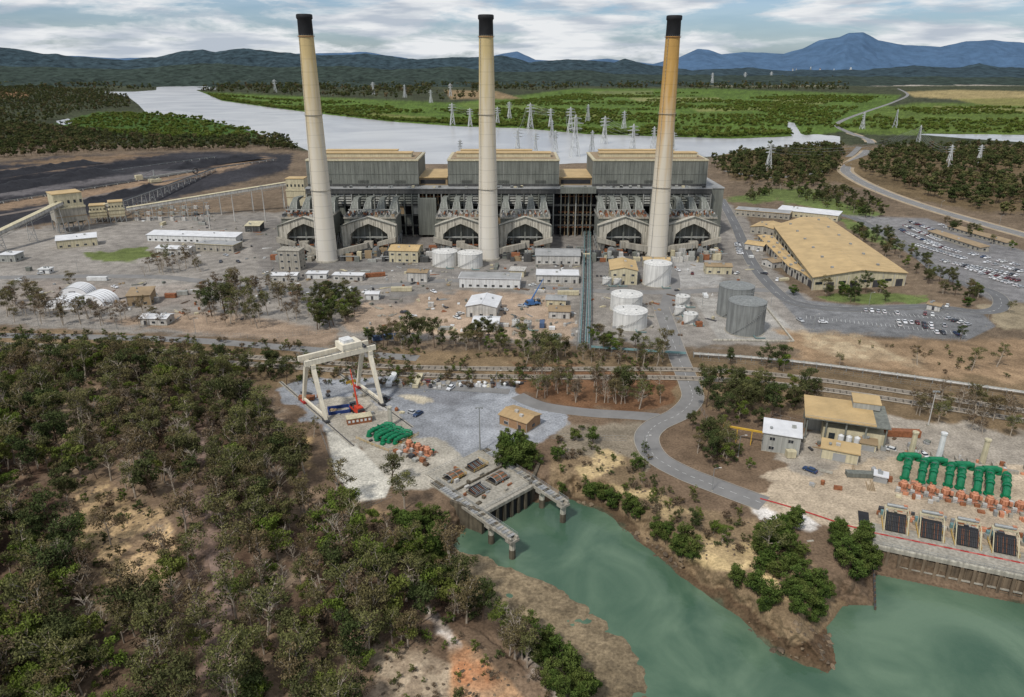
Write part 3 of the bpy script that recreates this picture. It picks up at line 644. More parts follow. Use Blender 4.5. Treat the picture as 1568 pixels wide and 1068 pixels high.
# ---------------------------------------------------------------- generic buildings
def bld(name,u1,v1,u2,v2,dep,h,wall,roof,kind='gable',rise=None,win=True,vents=2,over=.5,doors=1,rib=True):
    p=gp(u1,v1);q=gp(u2,v2);Lx=(q-p).xy.length;M=frame(p,q,z=max(0,min(p.z,q.z)));b=MB(M)
    rise=rise if rise is not None else min(dep*.12,1.8)
    b.b2(-.15,Lx+.15,-.15,dep+.15,-1,.25,concrete)
    b.b2(0,Lx,0,dep,.25,h,wall)
    o=over;t=.22
    if kind=='gable':
        if Lx>=dep:
            for s in (0,1):
                ya,yb=(-o,dep/2) if s==0 else (dep+o,dep/2)
                P=[(-o,ya,h),(Lx+o,ya,h),(Lx+o,yb,h+rise),(-o,yb,h+rise)]
                b.hull([Vector(k)+Vector((0,0,.01)) for k in P]+[Vector(k)+Vector((0,0,t)) for k in P],roof)
            for x in (0,Lx): b.add([(x,0,h),(x,dep,h),(x,dep/2,h+rise)],[(0,1,2)],wall)
            b.b2(-o,Lx+o,dep/2-.25,dep/2+.25,h+rise+t-.06,h+rise+t+.12,roof)
            n=int(Lx/2.0)
            for i in range(1,n):
                x=Lx*i/n
                for ya in (-o,dep+o): b.hull([(x-.05,ya,h+t),(x+.05,ya,h+t),(x+.05,dep/2,h+rise+t),(x-.05,dep/2,h+rise+t),(x-.05,ya,h+t+.06),(x+.05,ya,h+t+.06),(x+.05,dep/2,h+rise+t+.06),(x-.05,dep/2,h+rise+t+.06)],roof)
        else:
            for s in (0,1):
                xa,xb=(-o,Lx/2) if s==0 else (Lx+o,Lx/2)
                P=[(xa,-o,h),(xb,-o,h+rise),(xb,dep+o,h+rise),(xa,dep+o,h)]
                b.hull([Vector(k)+Vector((0,0,.01)) for k in P]+[Vector(k)+Vector((0,0,t)) for k in P],roof)
            for y in (0,dep): b.add([(0,y,h),(Lx,y,h),(Lx/2,y,h+rise)],[(0,1,2)],wall)
            b.b2(Lx/2-.25,Lx/2+.25,-o,dep+o,h+rise+t-.06,h+rise+t+.12,roof)
    elif kind=='flat':
        b.b2(-o,Lx+o,-o,dep+o,h,h+.35,roof)
        b.b2(-o+.3,Lx+o-.3,-o+.3,dep+o-.3,h+.35,h+.4,greyroof if roof is not greyroof else whiteroof) if Lx>25 else None
    elif kind=='skill':
        P=[(-o,-o,h),(Lx+o,-o,h),(Lx+o,dep+o,h+rise),(-o,dep+o,h+rise)]
        b.hull([Vector(k)+Vector((0,0,.01)) for k in P]+[Vector(k)+Vector((0,0,t)) for k in P],roof)
        b.hull([(0,0,h),(Lx,0,h),(Lx,dep,h),(0,dep,h),(0,.01,h+.01),(Lx,.01,h+.01),(Lx,dep,h+rise-.1),(0,dep,h+rise-.1)],wall)
    if rib:
        n=max(2,int(Lx/4))
        for i in range(n+1): x=Lx*i/n;b.b2(x-.06,x+.06,-.06,0,.25,h,offwhite if wall is not offwhite else concrete)
    fl=max(1,int(h/3.3))
    if win:
        n=max(1,int(Lx/4.5));dn=R.randrange(n)
        for f in range(fl):
            z=f*(h/fl)+1.0
            for i in range(n):
                x=Lx*(i+.5)/n
                if f==0 and i==dn: b.b2(x-.6,x+.6,-.1,-.01,.25,2.4,darksteel);continue
                b.b2(x-.95,x+.95,-.1,-.01,z-.06,z+1.3,offwhite);b.b2(x-.85,x-.04,-.13,-.1,z+.05,z+1.2,glass);b.b2(x+.04,x+.85,-.13,-.1,z+.05,z+1.2,glass)
            m_=max(1,int(dep/5))
            for i in range(m_):
                y=dep*(i+.5)/m_
                for x,s in ((-.1,0),(Lx+.01,1)): b.b2(x,x+.09,y-.8,y+.8,z,z+1.1,glass)
    else:
        n=max(1,int(Lx/9))
        for i in range(n):
            if i>=doors*3: break
            x=Lx*(i+.5)/n;hh=min(h*.75,4.5);b.b2(x-2,x+2,-.1,-.01,.25,hh,darksteel if i%2 else greyroof)
            for k in range(4): b.b2(x-2,x+2,-.13,-.1,.5+k*hh/4.2,.56+k*hh/4.2,steel)
    for i in range(vents):
        x=R.uniform(.15,.85)*Lx;y=R.uniform(.2,.8)*dep
        zr=h+t+.02+(rise*(1-abs(y-dep/2)/(dep/2+o)) if kind=='gable' and Lx>=dep else rise*(1-abs(x-Lx/2)/(Lx/2+o)) if kind=='gable' else rise*y/dep if kind=='skill' else .2)
        if R.random()<.5: b.b2(x-.7,x+.7,y-.5,y+.5,zr-.15,zr+.8,R.choice([steel,offwhite,greyclad2]))
        else: b.lathe((x,y,zr-.2),[(.3,0),(.3,.6),(.55,.7),(.5,1.0),(.05,1.2)],steel,8)
    b.b2(-.05,.1,-.12,-.02,.25,h,steel)
    b.build(name)
A=[('warehouse',1182,412,1212,408,10,4,offwhite,brownroof,'gable'),
('office_building',1125,330,1208,337,16,5,concrete,tanroof,'flat'),('office_building',1190,330,1282,340,14,5,cream,whiteroof,'skill'),('office_building',1148,357,1186,362,24,5,concrete,tanroof,'gable'),
('canteen_building',1140,382,1168,386,12,4,offwhite,tanroof,'gable'),('security_hut',1418,474,1438,478,6,3,offwhite,brownroof,'gable'),('bus_shelter',1420,360,1500,386,7,3,concrete,brownroof,'skill'),
('car_park_shelter',1450,352,1540,378,7,2.8,concrete,brownroof,'skill'),
('administration_block',703,441,796,443,13,6,white,whiteroof,'flat'),('amenities_block',821,434,886,435,13,5,offwhite,greyroof,'flat'),('control_building',820,405,888,406,20,6,offwhite,greyroof,'gable'),
('switchroom',596,402,640,403,18,8,cream,tanroof,'gable'),('switchroom',624,432,654,433,8,6,offwhite,brownroof,'gable'),('workshop_shed',934,436,975,437,24,9,cream,tanroof,'gable'),
('workshop_shed',714,486,760,488,19,6,offwhite,whiteroof,'gable'),('site_office',724,506,763,507,10,4,white,whiteroof,'gable'),('site_office',836,470,866,471,9,4,cream,greyroof,'gable'),('site_office',840,488,872,489,10,4,offwhite,brownroof,'gable'),
('amenities_block',780,424,802,425,9,4,cream,offwhite,'flat'),('pump_house',1080,420,1120,421,9,5,cream,brownroof,'gable'),('pump_house',985,410,1025,411,8,5,cream,tanroof,'gable'),
('storage_building',226,370,362,374,11,5,white,whiteroof,'skill'),('storage_building',240,390,290,392,9,4.5,offwhite,whiteroof,'gable'),('storage_building',300,384,358,387,12,5,concrete,cream,'flat'),
('fuel_store',88,382,150,376,12,6,cream,whiteroof,'skill'),('site_office',0,402,24,402,10,5,greyclad2,whiteroof,'flat'),('site_office',60,420,76,420,5,3,white,white,'flat'),
('site_office',415,432,455,432,7,4,offwhite,whiteroof,'gable'),('site_office',470,428,500,428,6,3.5,white,whiteroof,'flat'),('site_office',510,430,555,431,6,3.5,offwhite,whiteroof,'flat'),
('lean_to_shed',376,356,398,356,12,5,darkclad,cream,'skill'),('ash_silo_house',428,414,460,415,10,13,concrete,concrete,'flat'),('ash_house',560,460,580,460,6,3.5,white,whiteroof,'gable'),
('workshop_shed',196,470,232,468,12,6,brownroof,brownroof,'skill'),('site_office',216,498,256,499,8,3.6,offwhite,whiteroof,'gable'),
('pump_shed',1166,690,1222,699,9,7,greyclad2,whiteroof,'skill'),('store_hut',765,650,806,664,9,4,mat('brown_brick',L(150,118,88),.9,.2,1.0),mat('tan_metal_roof',L(168,142,104),.7,.1,.3),'gable')]
for a in A: bld(*a)
def quadbld(name,pts,h,rise,wall,roof):
    P=[gp(*p) for p in pts];b=MB();b.prism([(p.x,p.y) for p in P],0,h,wall)
    a,c,d,e=P
    r0=(a+c)/2;r1=(d+e)/2;Z=Vector((0,0,1));dirn=(r1-r0).normalized()*1.0
    for s,(x,y) in ((0,(a,e)),(1,(c,d))):
        sd_=(x-r0).normalized()*1.0
        q=[x+Z*h+sd_-dirn,r0+Z*(h+rise)-dirn,r1+Z*(h+rise)+dirn,y+Z*h+sd_+dirn]
        b.hull([k+Z*.02 for k in q]+[k+Z*.3 for k in q],roof)
        n=30
        for i in range(1,n):
            A_=q[0].lerp(q[3],i/n)+Z*.31;B_=q[1].lerp(q[2],i/n)+Z*.31
            b.tube(A_,B_,.09,roof,3)
        for i in range(6):
            A_=q[0].lerp(q[3],(i+.5)/6)+Z*.33;B_=q[1].lerp(q[2],(i+.5)/6)+Z*.33;m_=A_.lerp(B_,.5)
            b.box(m_.x,m_.y,m_.z-.2,1.5,1.5,1.2,steel)
    b.add([a+Z*h,c+Z*h,r0+Z*(h+rise)],[(0,1,2)],wall);b.add([e+Z*h,d+Z*h,r1+Z*(h+rise)],[(0,1,2)],wall)
    for (s0,s1,n) in ((a,c,8),(e,a,12),(c,d,12)):
        dd=(s1-s0).normalized();nn=Vector((dd.y,-dd.x,0));ln=(s1-s0).length;rot=math.atan2(dd.y,dd.x)
        for i in range(n):
            q=s0.lerp(s1,(i+.5)/n)+nn*.1
            b.box(q.x,q.y,0 if i%2 else 3.5,ln/n*.6,.15,min(h-1,4.5) if i%2 else 1.5,darksteel if i%2 else glass,rot)
            q=s0.lerp(s1,i/n)+nn*.12;b.box(q.x,q.y,0,.3,.2,h,offwhite,rot)
    b.build(name,P[0])
quadbld('warehouse',[(1243,445),(1384,438),(1262,348),(1184,362)],8,3.2,cream,tanroof)
quadbld('warehouse',[(1206,420),(1240,440),(1182,372),(1160,372)],5,.8,concrete,tanroof)
tentw=mat('white_fabric',(.78,.78,.78),.6,.05,.4)
for u,v,w in ((92,474,50),(138,468,50),(112,456,44)):
    p=gp(u,v);k=ppm(p);W_=w/k/2;b=MB(frame(p,rot=R.uniform(-.3,.3)));n=14;D=12
    for j in range(6):
        for i in range(n):
            a0,a1=math.pi*i/n,math.pi*(i+1)/n;y0,y1=D*j/6,D*(j+1)/6
            b.quad((W_*math.cos(a0),y0,6*math.sin(a0)),(W_*math.cos(a1),y0,6*math.sin(a1)),(W_*math.cos(a1),y1,6*math.sin(a1)),(W_*math.cos(a0),y1,6*math.sin(a0)),tentw)
            b.tube((W_*1.01*math.cos(a0),y0,6.06*math.sin(a0)),(W_*1.01*math.cos(a1),y0,6.06*math.sin(a1)),.12,steel,4)
    b.add([(W_*math.cos(math.pi*i/n),.05,6*math.sin(math.pi*i/n)) for i in range(n+1)],[tuple(range(n+1))],tentw);b.b2(-1.8,1.8,-.05,.02,0,3.6,darksteel)
    b.build('storage_tent')
# ---------------------------------------------------------------- tanks
tgrey=mat('grey_tank_steel',L(132,134,131),.6,.12,.15,streak=.3)
twhite=mat('white_tank_paint',L(214,212,206),.6,.08,.15,streak=.22)
def tank(name,u,vb,hw,hp,m):
    f_=gp(u,vb);k=ppm(f_);r=hw/k;c=f_+Vector((0,r,0));dp=math.atan2(CH,f_.y);h=hp/k/math.cos(dp);b=MB()
    b.lathe(c,[(r+.6,-.5),(r+.6,.25),(r,.25)],concrete,40)
    b.lathe(c,[(r,.2),(r,h),(r+.12,h),(r+.12,h+.2),(r,h+.2),(r*.5,h+.2+r*.06),(.05,h+.2+r*.12)],m,40)
    for j in range(1,int(h/2.2)): b.lathe(c,[(r,j*2.2-.03),(r+.05,j*2.2),(r,j*2.2+.03)],m,40)
    n=30
    for i in range(n):
        t=2*math.pi*i/n;q=c+Vector((math.cos(t)*r,math.sin(t)*r,h+.2));b.tube(q,q+Vector((0,0,1.1)),.04,steel,3)
        q2=c+Vector((math.cos(t+2*math.pi/n)*r,math.sin(t+2*math.pi/n)*r,h+1.3));b.tube(q+Vector((0,0,1.1)),q2,.05,steel,3)
    for i in range(24):
        t=-2.6+1.9*i/24;z=h*i/24;q=c+Vector((math.cos(t)*(r+.5),math.sin(t)*(r+.5),z));b.box(q.x,q.y,z,.9,.35,.12,steel,t)
        b.tube(q+Vector((0,0,0)),q+Vector((math.cos(t)*.4,math.sin(t)*.4,1)),.04,steel,3)
    b.lathe((c.x+r*.3,c.y-r*.2,h+.2+r*.05),[(.5,0),(.5,.5),(.05,.6)],steel,10);b.lathe((c.x-r*.4,c.y+r*.2,h+r*.05),[(.3,0),(.3,.9),(.5,1),(.05,1.2)],steel,10)
    b.path([c+Vector((r*.2,-r,1)),c+Vector((r*.2,-r-2,1)),c+Vector((r*.2+.5,-r-2.5,.6)),c+Vector((r*.2+5,-r-2.5,.6))],.25,teal,6)
    b.build(name,c,False)
for t in [(680,411,19.5,21,twhite),(719,413,19.5,21,twhite),(962,481,24.5,23,twhite),(968,508,26.5,24,twhite),(1009,441,21.5,32,twhite),(1131,490,26.5,44,tgrey),(1148,517,28.5,46,tgrey),(1047,470,11,13,twhite),(1059,498,11,14,twhite),(1042,485,8,12,twhite),(930,438,7,10,twhite),(946,438,6,9,twhite),(790,502,6,9,twhite),(808,505,6,10,offwhite)]:
    tank('storage_tank',*t)
b=MB();P=[gp(1092,522),gp(1215,524),gp(1172,470)]
for a,c in zip(P[:-1],P[1:]): b.tube(a+Vector((0,0,.5)),c+Vector((0,0,.5)),.5,concwhite,4)
b.build('bund_wall',P[0])
# ---------------------------------------------------------------- coal handling
def tower(name,u1,v1,u2,v2,dep,h,leg=6,hop=True):
    p=gp(u1,v1);q=gp(u2,v2);Lx=(q-p).xy.length;b=MB(frame(p,q))
    for i in range(4):
        for y in (0,dep): b.box(Lx*i/3,y,0,.7,.7,leg,steel)
    for y in (0,dep):
        for i in range(3): b.tube((Lx*i/3,y,0),(Lx*(i+1)/3,y,leg),.2,steel,4)
    b.b2(0,Lx,0,dep,leg,h*.62,concrete if hop else cream);b.b2(-.4,Lx+.4,-.4,dep+.4,h*.62,h*.66,cream);b.b2(.6,Lx-.6,.6,dep-.6,h*.66,h,cream);b.b2(.2,Lx-.2,.2,dep-.2,h,h+.5,tanroof)
    for i in range(5): b.b2(Lx*(i+.3)/5,Lx*(i+.7)/5,.5,.58,h*.75,h*.83,glass)
    b.b2(0,Lx,-.1,-.01,h*.4,h*.42,brownroof)
    b.rail([(-.4,-.4,h*.66),(Lx+.4,-.4,h*.66)],1.1,steel)
    if hop:
        for i in range(3): x=Lx*(i+.5)/3;b.hull([(x-.8,dep/2-.8,leg-3),(x+.8,dep/2-.8,leg-3),(x+.8,dep/2+.8,leg-3),(x-.8,dep/2+.8,leg-3),(x-Lx/6.2,1,leg),(x+Lx/6.2,1,leg),(x+Lx/6.2,dep-1,leg),(x-Lx/6.2,dep-1,leg)],greyclad)
    b.build(name)
tower('coal_surge_bin',92,358,138,352,20,30,8);tower('transfer_tower',140,342,166,340,12,14,4,False);tower('transfer_tower',170,342,194,340,12,17,5,False)
tower('transfer_tower',441,322,470,322,14,28,4,False)
def conveyor(name,a,c,w=3.6,roofm=None,sp_=26,h=2.8,open_=False):
    roofm=roofm or offwhite
    a=Vector(a);c=Vector(c);d=c-a;b=MB();n=Vector((-d.y,d.x,0)).normalized()*w/2;Z=Vector((0,0,1))
    b.hull([a-n,c-n,c+n,a+n]+[x+Z*.5 for x in (a-n,c-n,c+n,a+n)],concrete if not open_ else steel)
    if not open_:
        b.hull([x+Z*.5 for x in (a-n*.96,c-n*.96,c+n*.96,a+n*.96)]+[x+Z*h for x in (a-n*.96,c-n*.96,c+n*.96,a+n*.96)],roofm)
        b.hull([x+Z*h for x in (a-n*1.1,c-n*1.1,c,a)]+[x+Z*(h+.2) for x in (a-n*1.1,c-n*1.1)]+[x+Z*(h+.7) for x in (c,a)],cream)
        b.hull([x+Z*h for x in (a,c,c+n*1.1,a+n*1.1)]+[x+Z*(h+.7) for x in (a,c)]+[x+Z*(h+.2) for x in (c+n*1.1,a+n*1.1)],cream)
        k=int(d.length/3)
        for i in range(k):
            q=a.lerp(c,(i+.5)/k)
            for s in (-1,1): b.tube(q+n*s+Z*.5,q+n*s+Z*h,.1,steel,3)
    else:
        b.hull([x+Z*.7 for x in (a-n*.5,c-n*.5,c+n*.5,a+n*.5)]+[x+Z*.9 for x in (a-n*.5,c-n*.5,c+n*.5,a+n*.5)],darkrec)
    k=max(1,int(d.length/sp_))
    for i in range(1,k+1):
        q=a.lerp(c,(i-.3)/k);g=float(gz(q.x,q.y))
        for s in (-1,1): b.tube(q+n*s,Vector((q.x+n.x*s*1.8,q.y+n.y*s*1.8,g)),.28,offwhite,5)
        hh=q.z-g;m=Vector((q.x,q.y,g))
        for f in (.33,.66): b.tube(m+n*(1.8-.8*f)+Z*hh*f,m-n*(1.8-.8*f)+Z*hh*f,.18,steel,4)
        b.tube(m+n*1.8,m-n*1.3+Z*hh*.6,.15,steel,4);b.tube(m-n*1.8,m+n*1.3+Z*hh*.6,.15,steel,4)
    k=int(d.length/6)
    for i in range(k):
        p_=a.lerp(c,i/k)-n;q_=a.lerp(c,(i+1)/k)-n
        b.tube(p_-Z*1.4,q_,.12,steel,3);b.tube(p_-Z*1.4,q_-Z*1.4,.15,steel,3);b.tube(p_,p_-Z*1.4,.12,steel,3)
    b.build(name,a)
sb=gp(95,357)+Vector((3,6,22))
conveyor('coal_conveyor',gp(-90,410)+Vector((0,0,3)),sb,4.5)
ca_=gp(194,341)+Vector((0,4,9));cb_=gp(448,321)+Vector((0,4,22))
conveyor('coal_conveyor',ca_,cb_,4.2)
conveyor('coal_conveyor',gp(138,342)+Vector((0,8,9)),gp(172,341)+Vector((0,6,13)),3.5)
conveyor('yard_conveyor',gp(-60,322)+Vector((0,0,2)),gp(420,246)+Vector((0,0,2)),3,open_=True,sp_=14)
conveyor('yard_conveyor',gp(-60,296)+Vector((0,0,2)),gp(330,242)+Vector((0,0,2)),3,open_=True,sp_=14)
conveyor('yard_conveyor',gp(170,338)+Vector((0,0,12)),gp(330,262)+Vector((0,0,3)),3,open_=True,sp_=20)
coalm=mat('coal',L(38,38,42),.8,.4,.4,bump=.3)
def pile(u0,v0,u1,v1,w,h,m=coalm,name='coal_stockpile'):
    a=gp(u0,v0);c=gp(u1,v1);M=frame(a,c);Lx=(c-a).length;nx,ny=70,14
    P=[];fs=[]
    for i in range(nx+1):
        for j in range(ny+1):
            s=i/nx;t=j/ny*2-1;n=fbm(np.array([s*Lx/9]),np.array([t*2+u0]),40,3)[0]
            e=min(1,s*8,(1-s)*8)
            z=max(-.2,h*(1-abs(t))*e*(.6+.7*n)-.1);P.append(M@Vector((s*Lx,t*w/2*(.85+.3*n),z)))
    for i in range(nx):
        for j in range(ny): q=i*(ny+1)+j;fs.append((q,q+ny+1,q+ny+2,q+1))
    b=MB();b.add(P,fs,m);b.build(name,a,True)
pile(-80,306,180,262,34,8);pile(-60,280,150,250,28,7);pile(60,330,250,286,20,6);pile(250,262,400,244,26,7)
b=MB();p=gp(238,280)
b.M=frame(p,rot=.75)
b.b2(-6,6,-5,5,1,4,cream);b.tube((0,0,4),(0,0,14),1.2,steel,8,.6);b.hull([(-4,-1.4,6),(46,-1,9),(46,1,9),(-4,1.4,6),(-4,-1.4,7.5),(46,-1,10),(46,1,10),(-4,1.4,7.5)],greyclad2)
b.tube((0,0,14),(40,0,10),.25,steel,4);b.tube((0,0,14),(-16,0,8),.25,steel,4);b.b2(-20,-13,-3,3,5,10,cream);b.hull([(-4,-1,6),(-22,-1,6),(-22,1,6),(-4,1,6),(-4,-1,7),(-22,-1,7),(-22,1,7),(-4,1,7)],steel)
b.path([(46+3*math.cos(t),0,9+3*math.sin(t)) for t in np.linspace(0,6.28,14)],.8,darksteel,6);b.build('stacker_reclaimer')
def mast(name,p,h,r=.35,m=None,heads=3):
    b=MB();m=m or offwhite;b.tube(p,p+Vector((0,0,h)),r,m,8,r*.45);b.box(p.x,p.y,p.z,1.2,1.2,.5,concrete)
    b.box(p.x,p.y,p.z+h,2.4,.25,.2,steel)
    for i in range(heads): b.box(p.x-1+i*2/(max(1,heads-1)),p.y-.3,p.z+h-.3,.6,.35,.45,steel)
    b.build(name,p)
for u,v,h in ((322,352,22),(407,340,30),(360,340,24)): mast('lighting_mast',gp(u,v),h,.6)
mast('lighting_mast',gp(735,692),17,.3,steel)
mast('lighting_mast',gp(1421,652),14,.25,offwhite)
for (u,v) in [(60,500),(180,505),(300,512),(520,452),(600,445),(690,446),(860,446),(1075,470),(1040,530),(1075,600),(985,700),(1090,752),(1245,505),(1345,500),(1440,505),(1510,500),(1330,470),(1420,395),(1480,430),(1530,415),(1370,370),(1300,262),(1340,296),(1440,322),(1530,345),(1180,470),(1130,700),(650,600),(760,596),(420,420),(260,415),(120,418),(1245,640),(1310,640)]:
    p=gp(u,v);b=MB();b.tube(p,p+Vector((0,0,8)),.12,steel,6,.08);b.tube(p+Vector((0,0,8)),p+Vector((1.6,0,8.4)),.06,steel,5);b.box(p.x+1.8,p.y,p.z+8.3,.8,.3,.15,offwhite);b.box(p.x,p.y,p.z,.5,.5,.3,concrete);b.build('street_lamp',p)
# ---------------------------------------------------------------- gantry crane
b=MB();A0=gp(482,631);B0=gp(566,607);dx=(B0-A0);dx.z=0;ln=dx.length;b.M=frame(A0,B0);H=19.5
for x in (0,ln):
    for s in (-1,1):
        b.hull([(x-.55,s*10.5-.6,.8),(x+.55,s*10.5-.6,.8),(x+.55,s*10.5+.6,.8),(x-.55,s*10.5+.6,.8),(x-.75,s*3.2-.8,H),(x+.75,s*3.2-.8,H),(x+.75,s*3.2+.8,H),(x-.75,s*3.2+.8,H)],gantrycream)
        b.b2(x-.8,x+.8,s*10.5-1.8,s*10.5+1.8,.1,1,red if s>0 else darksteel)
    b.b2(x-.4,x+.4,-10,10,1.6,2.5,gantrycream);b.b2(x-.8,x+.8,-4.2,4.2,H,H+1.3,gantrycream)
for s in (-1,1): b.b2(-3,ln+2.5,s*3.2-.6,s*3.2+.6,H+1.3,H+3.2,gantrycream);b.rail([(-3,s*3.9,H+3.2),(ln+2.5,s*3.9,H+3.2)],1.1,steel,.06)
b.b2(ln-11,ln-3,-3.4,3.4,H+3.2,H+6,gantrycream);b.b2(ln-10,ln-6,-2.2,2.2,H+6,H+7.3,white);b.b2(ln-2.6,ln-1.6,-4,4,H+3.3,H+4.2,darksteel)
for xx in (ln-9,ln-6): b.tube((xx,0,H+1),(xx,0,9),.07,darksteel,4)
b.b2(ln-9.5,ln-5.5,-.4,.4,8,9,yellow)
b.build('gantry_crane')
b=MB(frame(A0,B0))
for x in (0,ln): b.b2(x-.15,x+.15,-34,36,.04,.2,darksteel);b.b2(x-.8,x+.8,-34,36,.0,.04,concrete)
b.build('crane_rails')
def mcrane(p,rot,col,L1,ang):
    b=MB(frame(p,rot=rot));b.b2(-4.5,4.5,-1.3,1.3,.8,1.8,col);b.b2(3.2,4.6,-1.2,1.2,1.8,3.2,glass)
    for x in (-3.5,-2,1.5,3):
        for y in (-1.35,1.35): b.tube((x,y-.2,.6),(x,y+.2,.6),.6,rubber,12)
    b.b2(-3,.5,-1.2,1.2,1.9,3.4,col);b.b2(-3.8,-3,-1.3,1.3,1.8,3,darksteel);b.b2(.5,1.9,.1,1.2,1.9,3.4,glass)
    e=Vector((-1+L1*math.cos(ang),0,2.8+L1*math.sin(ang)));b.tube((-1,0,2.8),Vector((-1,0,2.8)).lerp(e,.55),.4,col,6,.34);b.tube(Vector((-1,0,2.8)).lerp(e,.55),e,.28,col,6,.2);b.tube((1,0,2),Vector((-1,0,2.8)).lerp(e,.3),.2,steel,6)
    b.tube(e,e-Vector((0,0,L1*.4)),.06,darksteel,4);b.box(e.x,0,e.z-L1*.4-.6,.5,.4,.7,yellow)
    for x in (-4,4):
        b.b2(x-.2,x+.2,-3,3,.6,.9,steel)
        for y in (-3,3): b.tube((x,y,0),(x,y,.8),.15,steel,6);b.box(x,y,0,.8,.8,.12,darksteel)
    b.build('mobile_crane')
mcrane(gp(548,633),2.2,mat('crane_red_orange',L(190,66,42),.5,.1),15,1.25);mcrane(gp(815,468),.4,mat('crane_blue',L(70,110,160),.5,.1),14,1.0)
# ---------------------------------------------------------------- pylons
pylm=mat('pylon_steel',L(176,178,176),.6,.1,.4)
def pylon(u,vb,vt,rot=0.2):
    p=gp(u,vb);h=AT(u,vt,p.y).z-p.z
    h=max(20,min(h,75));b=MB(frame(p,rot=rot));w=h*.11;t=.2+p.y/3300
    lv=[0,.25,.45,.6,.72,.82,.9,1.0];ww=[1,.72,.5,.36,.26,.24,.22,.05]
    for i in range(len(lv)-1):
        z0,z1=lv[i]*h,lv[i+1]*h;a,c=w*ww[i],w*ww[i+1]
        for sx_,sy_ in ((1,1),(1,-1),(-1,1),(-1,-1)): b.tube((sx_*a,sy_*a,z0),(sx_*c,sy_*c,z1),t,pylm,3,cap=False)
        for s in (-1,1):
            b.tube((-a,s*a,z0),(c,s*c,z1),t*.55,pylm,3,cap=False);b.tube((a,s*a,z0),(-c,s*c,z1),t*.55,pylm,3,cap=False)
            b.tube((s*a,-a,z0),(s*c,c,z1),t*.55,pylm,3,cap=False);b.tube((-c,s*c,z1),(c,s*c,z1),t*.55,pylm,3,cap=False)
    tips=[]
    for f,l in ((.68,.17),(.8,.2),(.91,.15)):
        for s in (-1,1):
            e=(s*h*l,0,f*h);b.tube((0,0,f*h+h*.035),e,t*.8,pylm,3);b.tube((0,0,f*h-h*.01),e,t*.8,pylm,3);tips.append(b.M@Vector(e))
    b.build('transmission_pylon')
    return tips
def wires(a,c):
    b=MB();r=.05+((a[0].y+c[0].y)/2)/18000
    for p,q in zip(a,c):
        n=8;pts=[p.lerp(q,i/n)-Vector((0,0,4*((i/n)*(1-i/n))*(q-p).length*.03)) for i in range(n+1)];b.path(pts,r,steel,3)
    b.build('power_line',a[0])
T_=[pylon(793,238,196),pylon(880,242,176),pylon(968,240,190)]
T2=[pylon(812,198,158),pylon(873,204,164),pylon(925,222,178)]
T3=[pylon(693,192,158),pylon(843,198,166),pylon(762,192,164),pylon(720,194,166)]
for a,c in zip(T_,T2): wires(a,c)
for (u,vb,vt) in [(1176,262,220),(1405,222,192),(1452,255,222),(1498,250,222),(1370,196,168),(422,142,122),(478,148,128),(1218,116,98),(620,150,130),(572,145,126),(1090,130,108),(820,235,203),(845,212,184),(906,236,200),(1000,228,194),(740,206,170),(780,182,156),(900,188,160),(955,200,170),(660,158,138),(1140,128,106),(1180,126,104),(690,148,128),(850,236,200),(1320,198,172),(1030,232,202),(705,246,214)]: T3.append(pylon(u,vb,vt,R.uniform(0,1)))
wires(T3[1],T2[0]);wires(T3[0],T3[3]);wires(T3[4],T3[5]);wires(T3[5],T3[6])
# distant refinery
b=MB();
for i in range(46):
    u=R.gauss(1290,38) if i<34 else R.uniform(1120,1250);v=R.uniform(113,117);x,y=G(u,v,-5);h=R.uniform(15,60) if i%4 else R.uniform(50,95);w=R.uniform(15,60)*(1 if h<60 else .3)
    if i%3==0: b.lathe((x,y,-6),[(w/2,0),(w/2,h*.7),(.1,h*.8)],white,12)
    else: b.box(x,y,-6,w,30,h*.8,R.choice([white,offwhite,steel,concrete]));b.box(x,y,-6+h*.8,w*.5,18,h*.2,R.choice([rust,white,concrete]))
b.build('distant_refinery',(2000,5500,0))
b=MB()
for i in range(34):
    u=R.uniform(20,1500);v=R.uniform(122,131);x,y=G(u,v,-5);b.box(x,y,-6,R.uniform(15,50),14,R.uniform(6,11),R.choice([white,offwhite,brownroof,greyroof]));b.box(x,y,4,R.uniform(10,14),9,2,tanroof)
b.build('distant_settlement',(0,4500,0))
# ---------------------------------------------------------------- west intake
def ground_slab(name,pts,z0,z1,m,mt=None):
    P=[Vector((*G(u,v,z1),z1)) for u,v in pts];b=MB();b.prism([(p.x,p.y) for p in P],z0,z1,m,mt);return b,P
b,P=ground_slab('x',[(655,728),(735,688),(812,742),(735,784)],-9,.2,concdark,concrete)
def lerpq(P,s,t): return P[0].lerp(P[1],s).lerp(P[3].lerp(P[2],s),t)
e0,e1=P[3],P[2]
for i in range(7):
    q=e0.lerp(e1,(i+.5)/7);d=(e1-e0).normalized();nn=Vector((d.y,-d.x,0));q=q+nn*.25;rot=math.atan2(d.y,d.x);ln=(e1-e0).length/7
    b.box(q.x,q.y,-8.5,ln*.62,.5,6.5,darkrec,rot);q2=e0.lerp(e1,i/7)+nn*.6;b.box(q2.x,q2.y,-9,1.0,1.3,9,concdark,rot)
q=(e0+e1)/2+Vector(((e1-e0).normalized().y,-(e1-e0).normalized().x,0))*.6;b.box(q.x,q.y,-.9,(e1-e0).length,1.4,1.1,concrete,math.atan2((e1-e0).y,(e1-e0).x))
rot=math.atan2((P[1]-P[0]).y,(P[1]-P[0]).x)
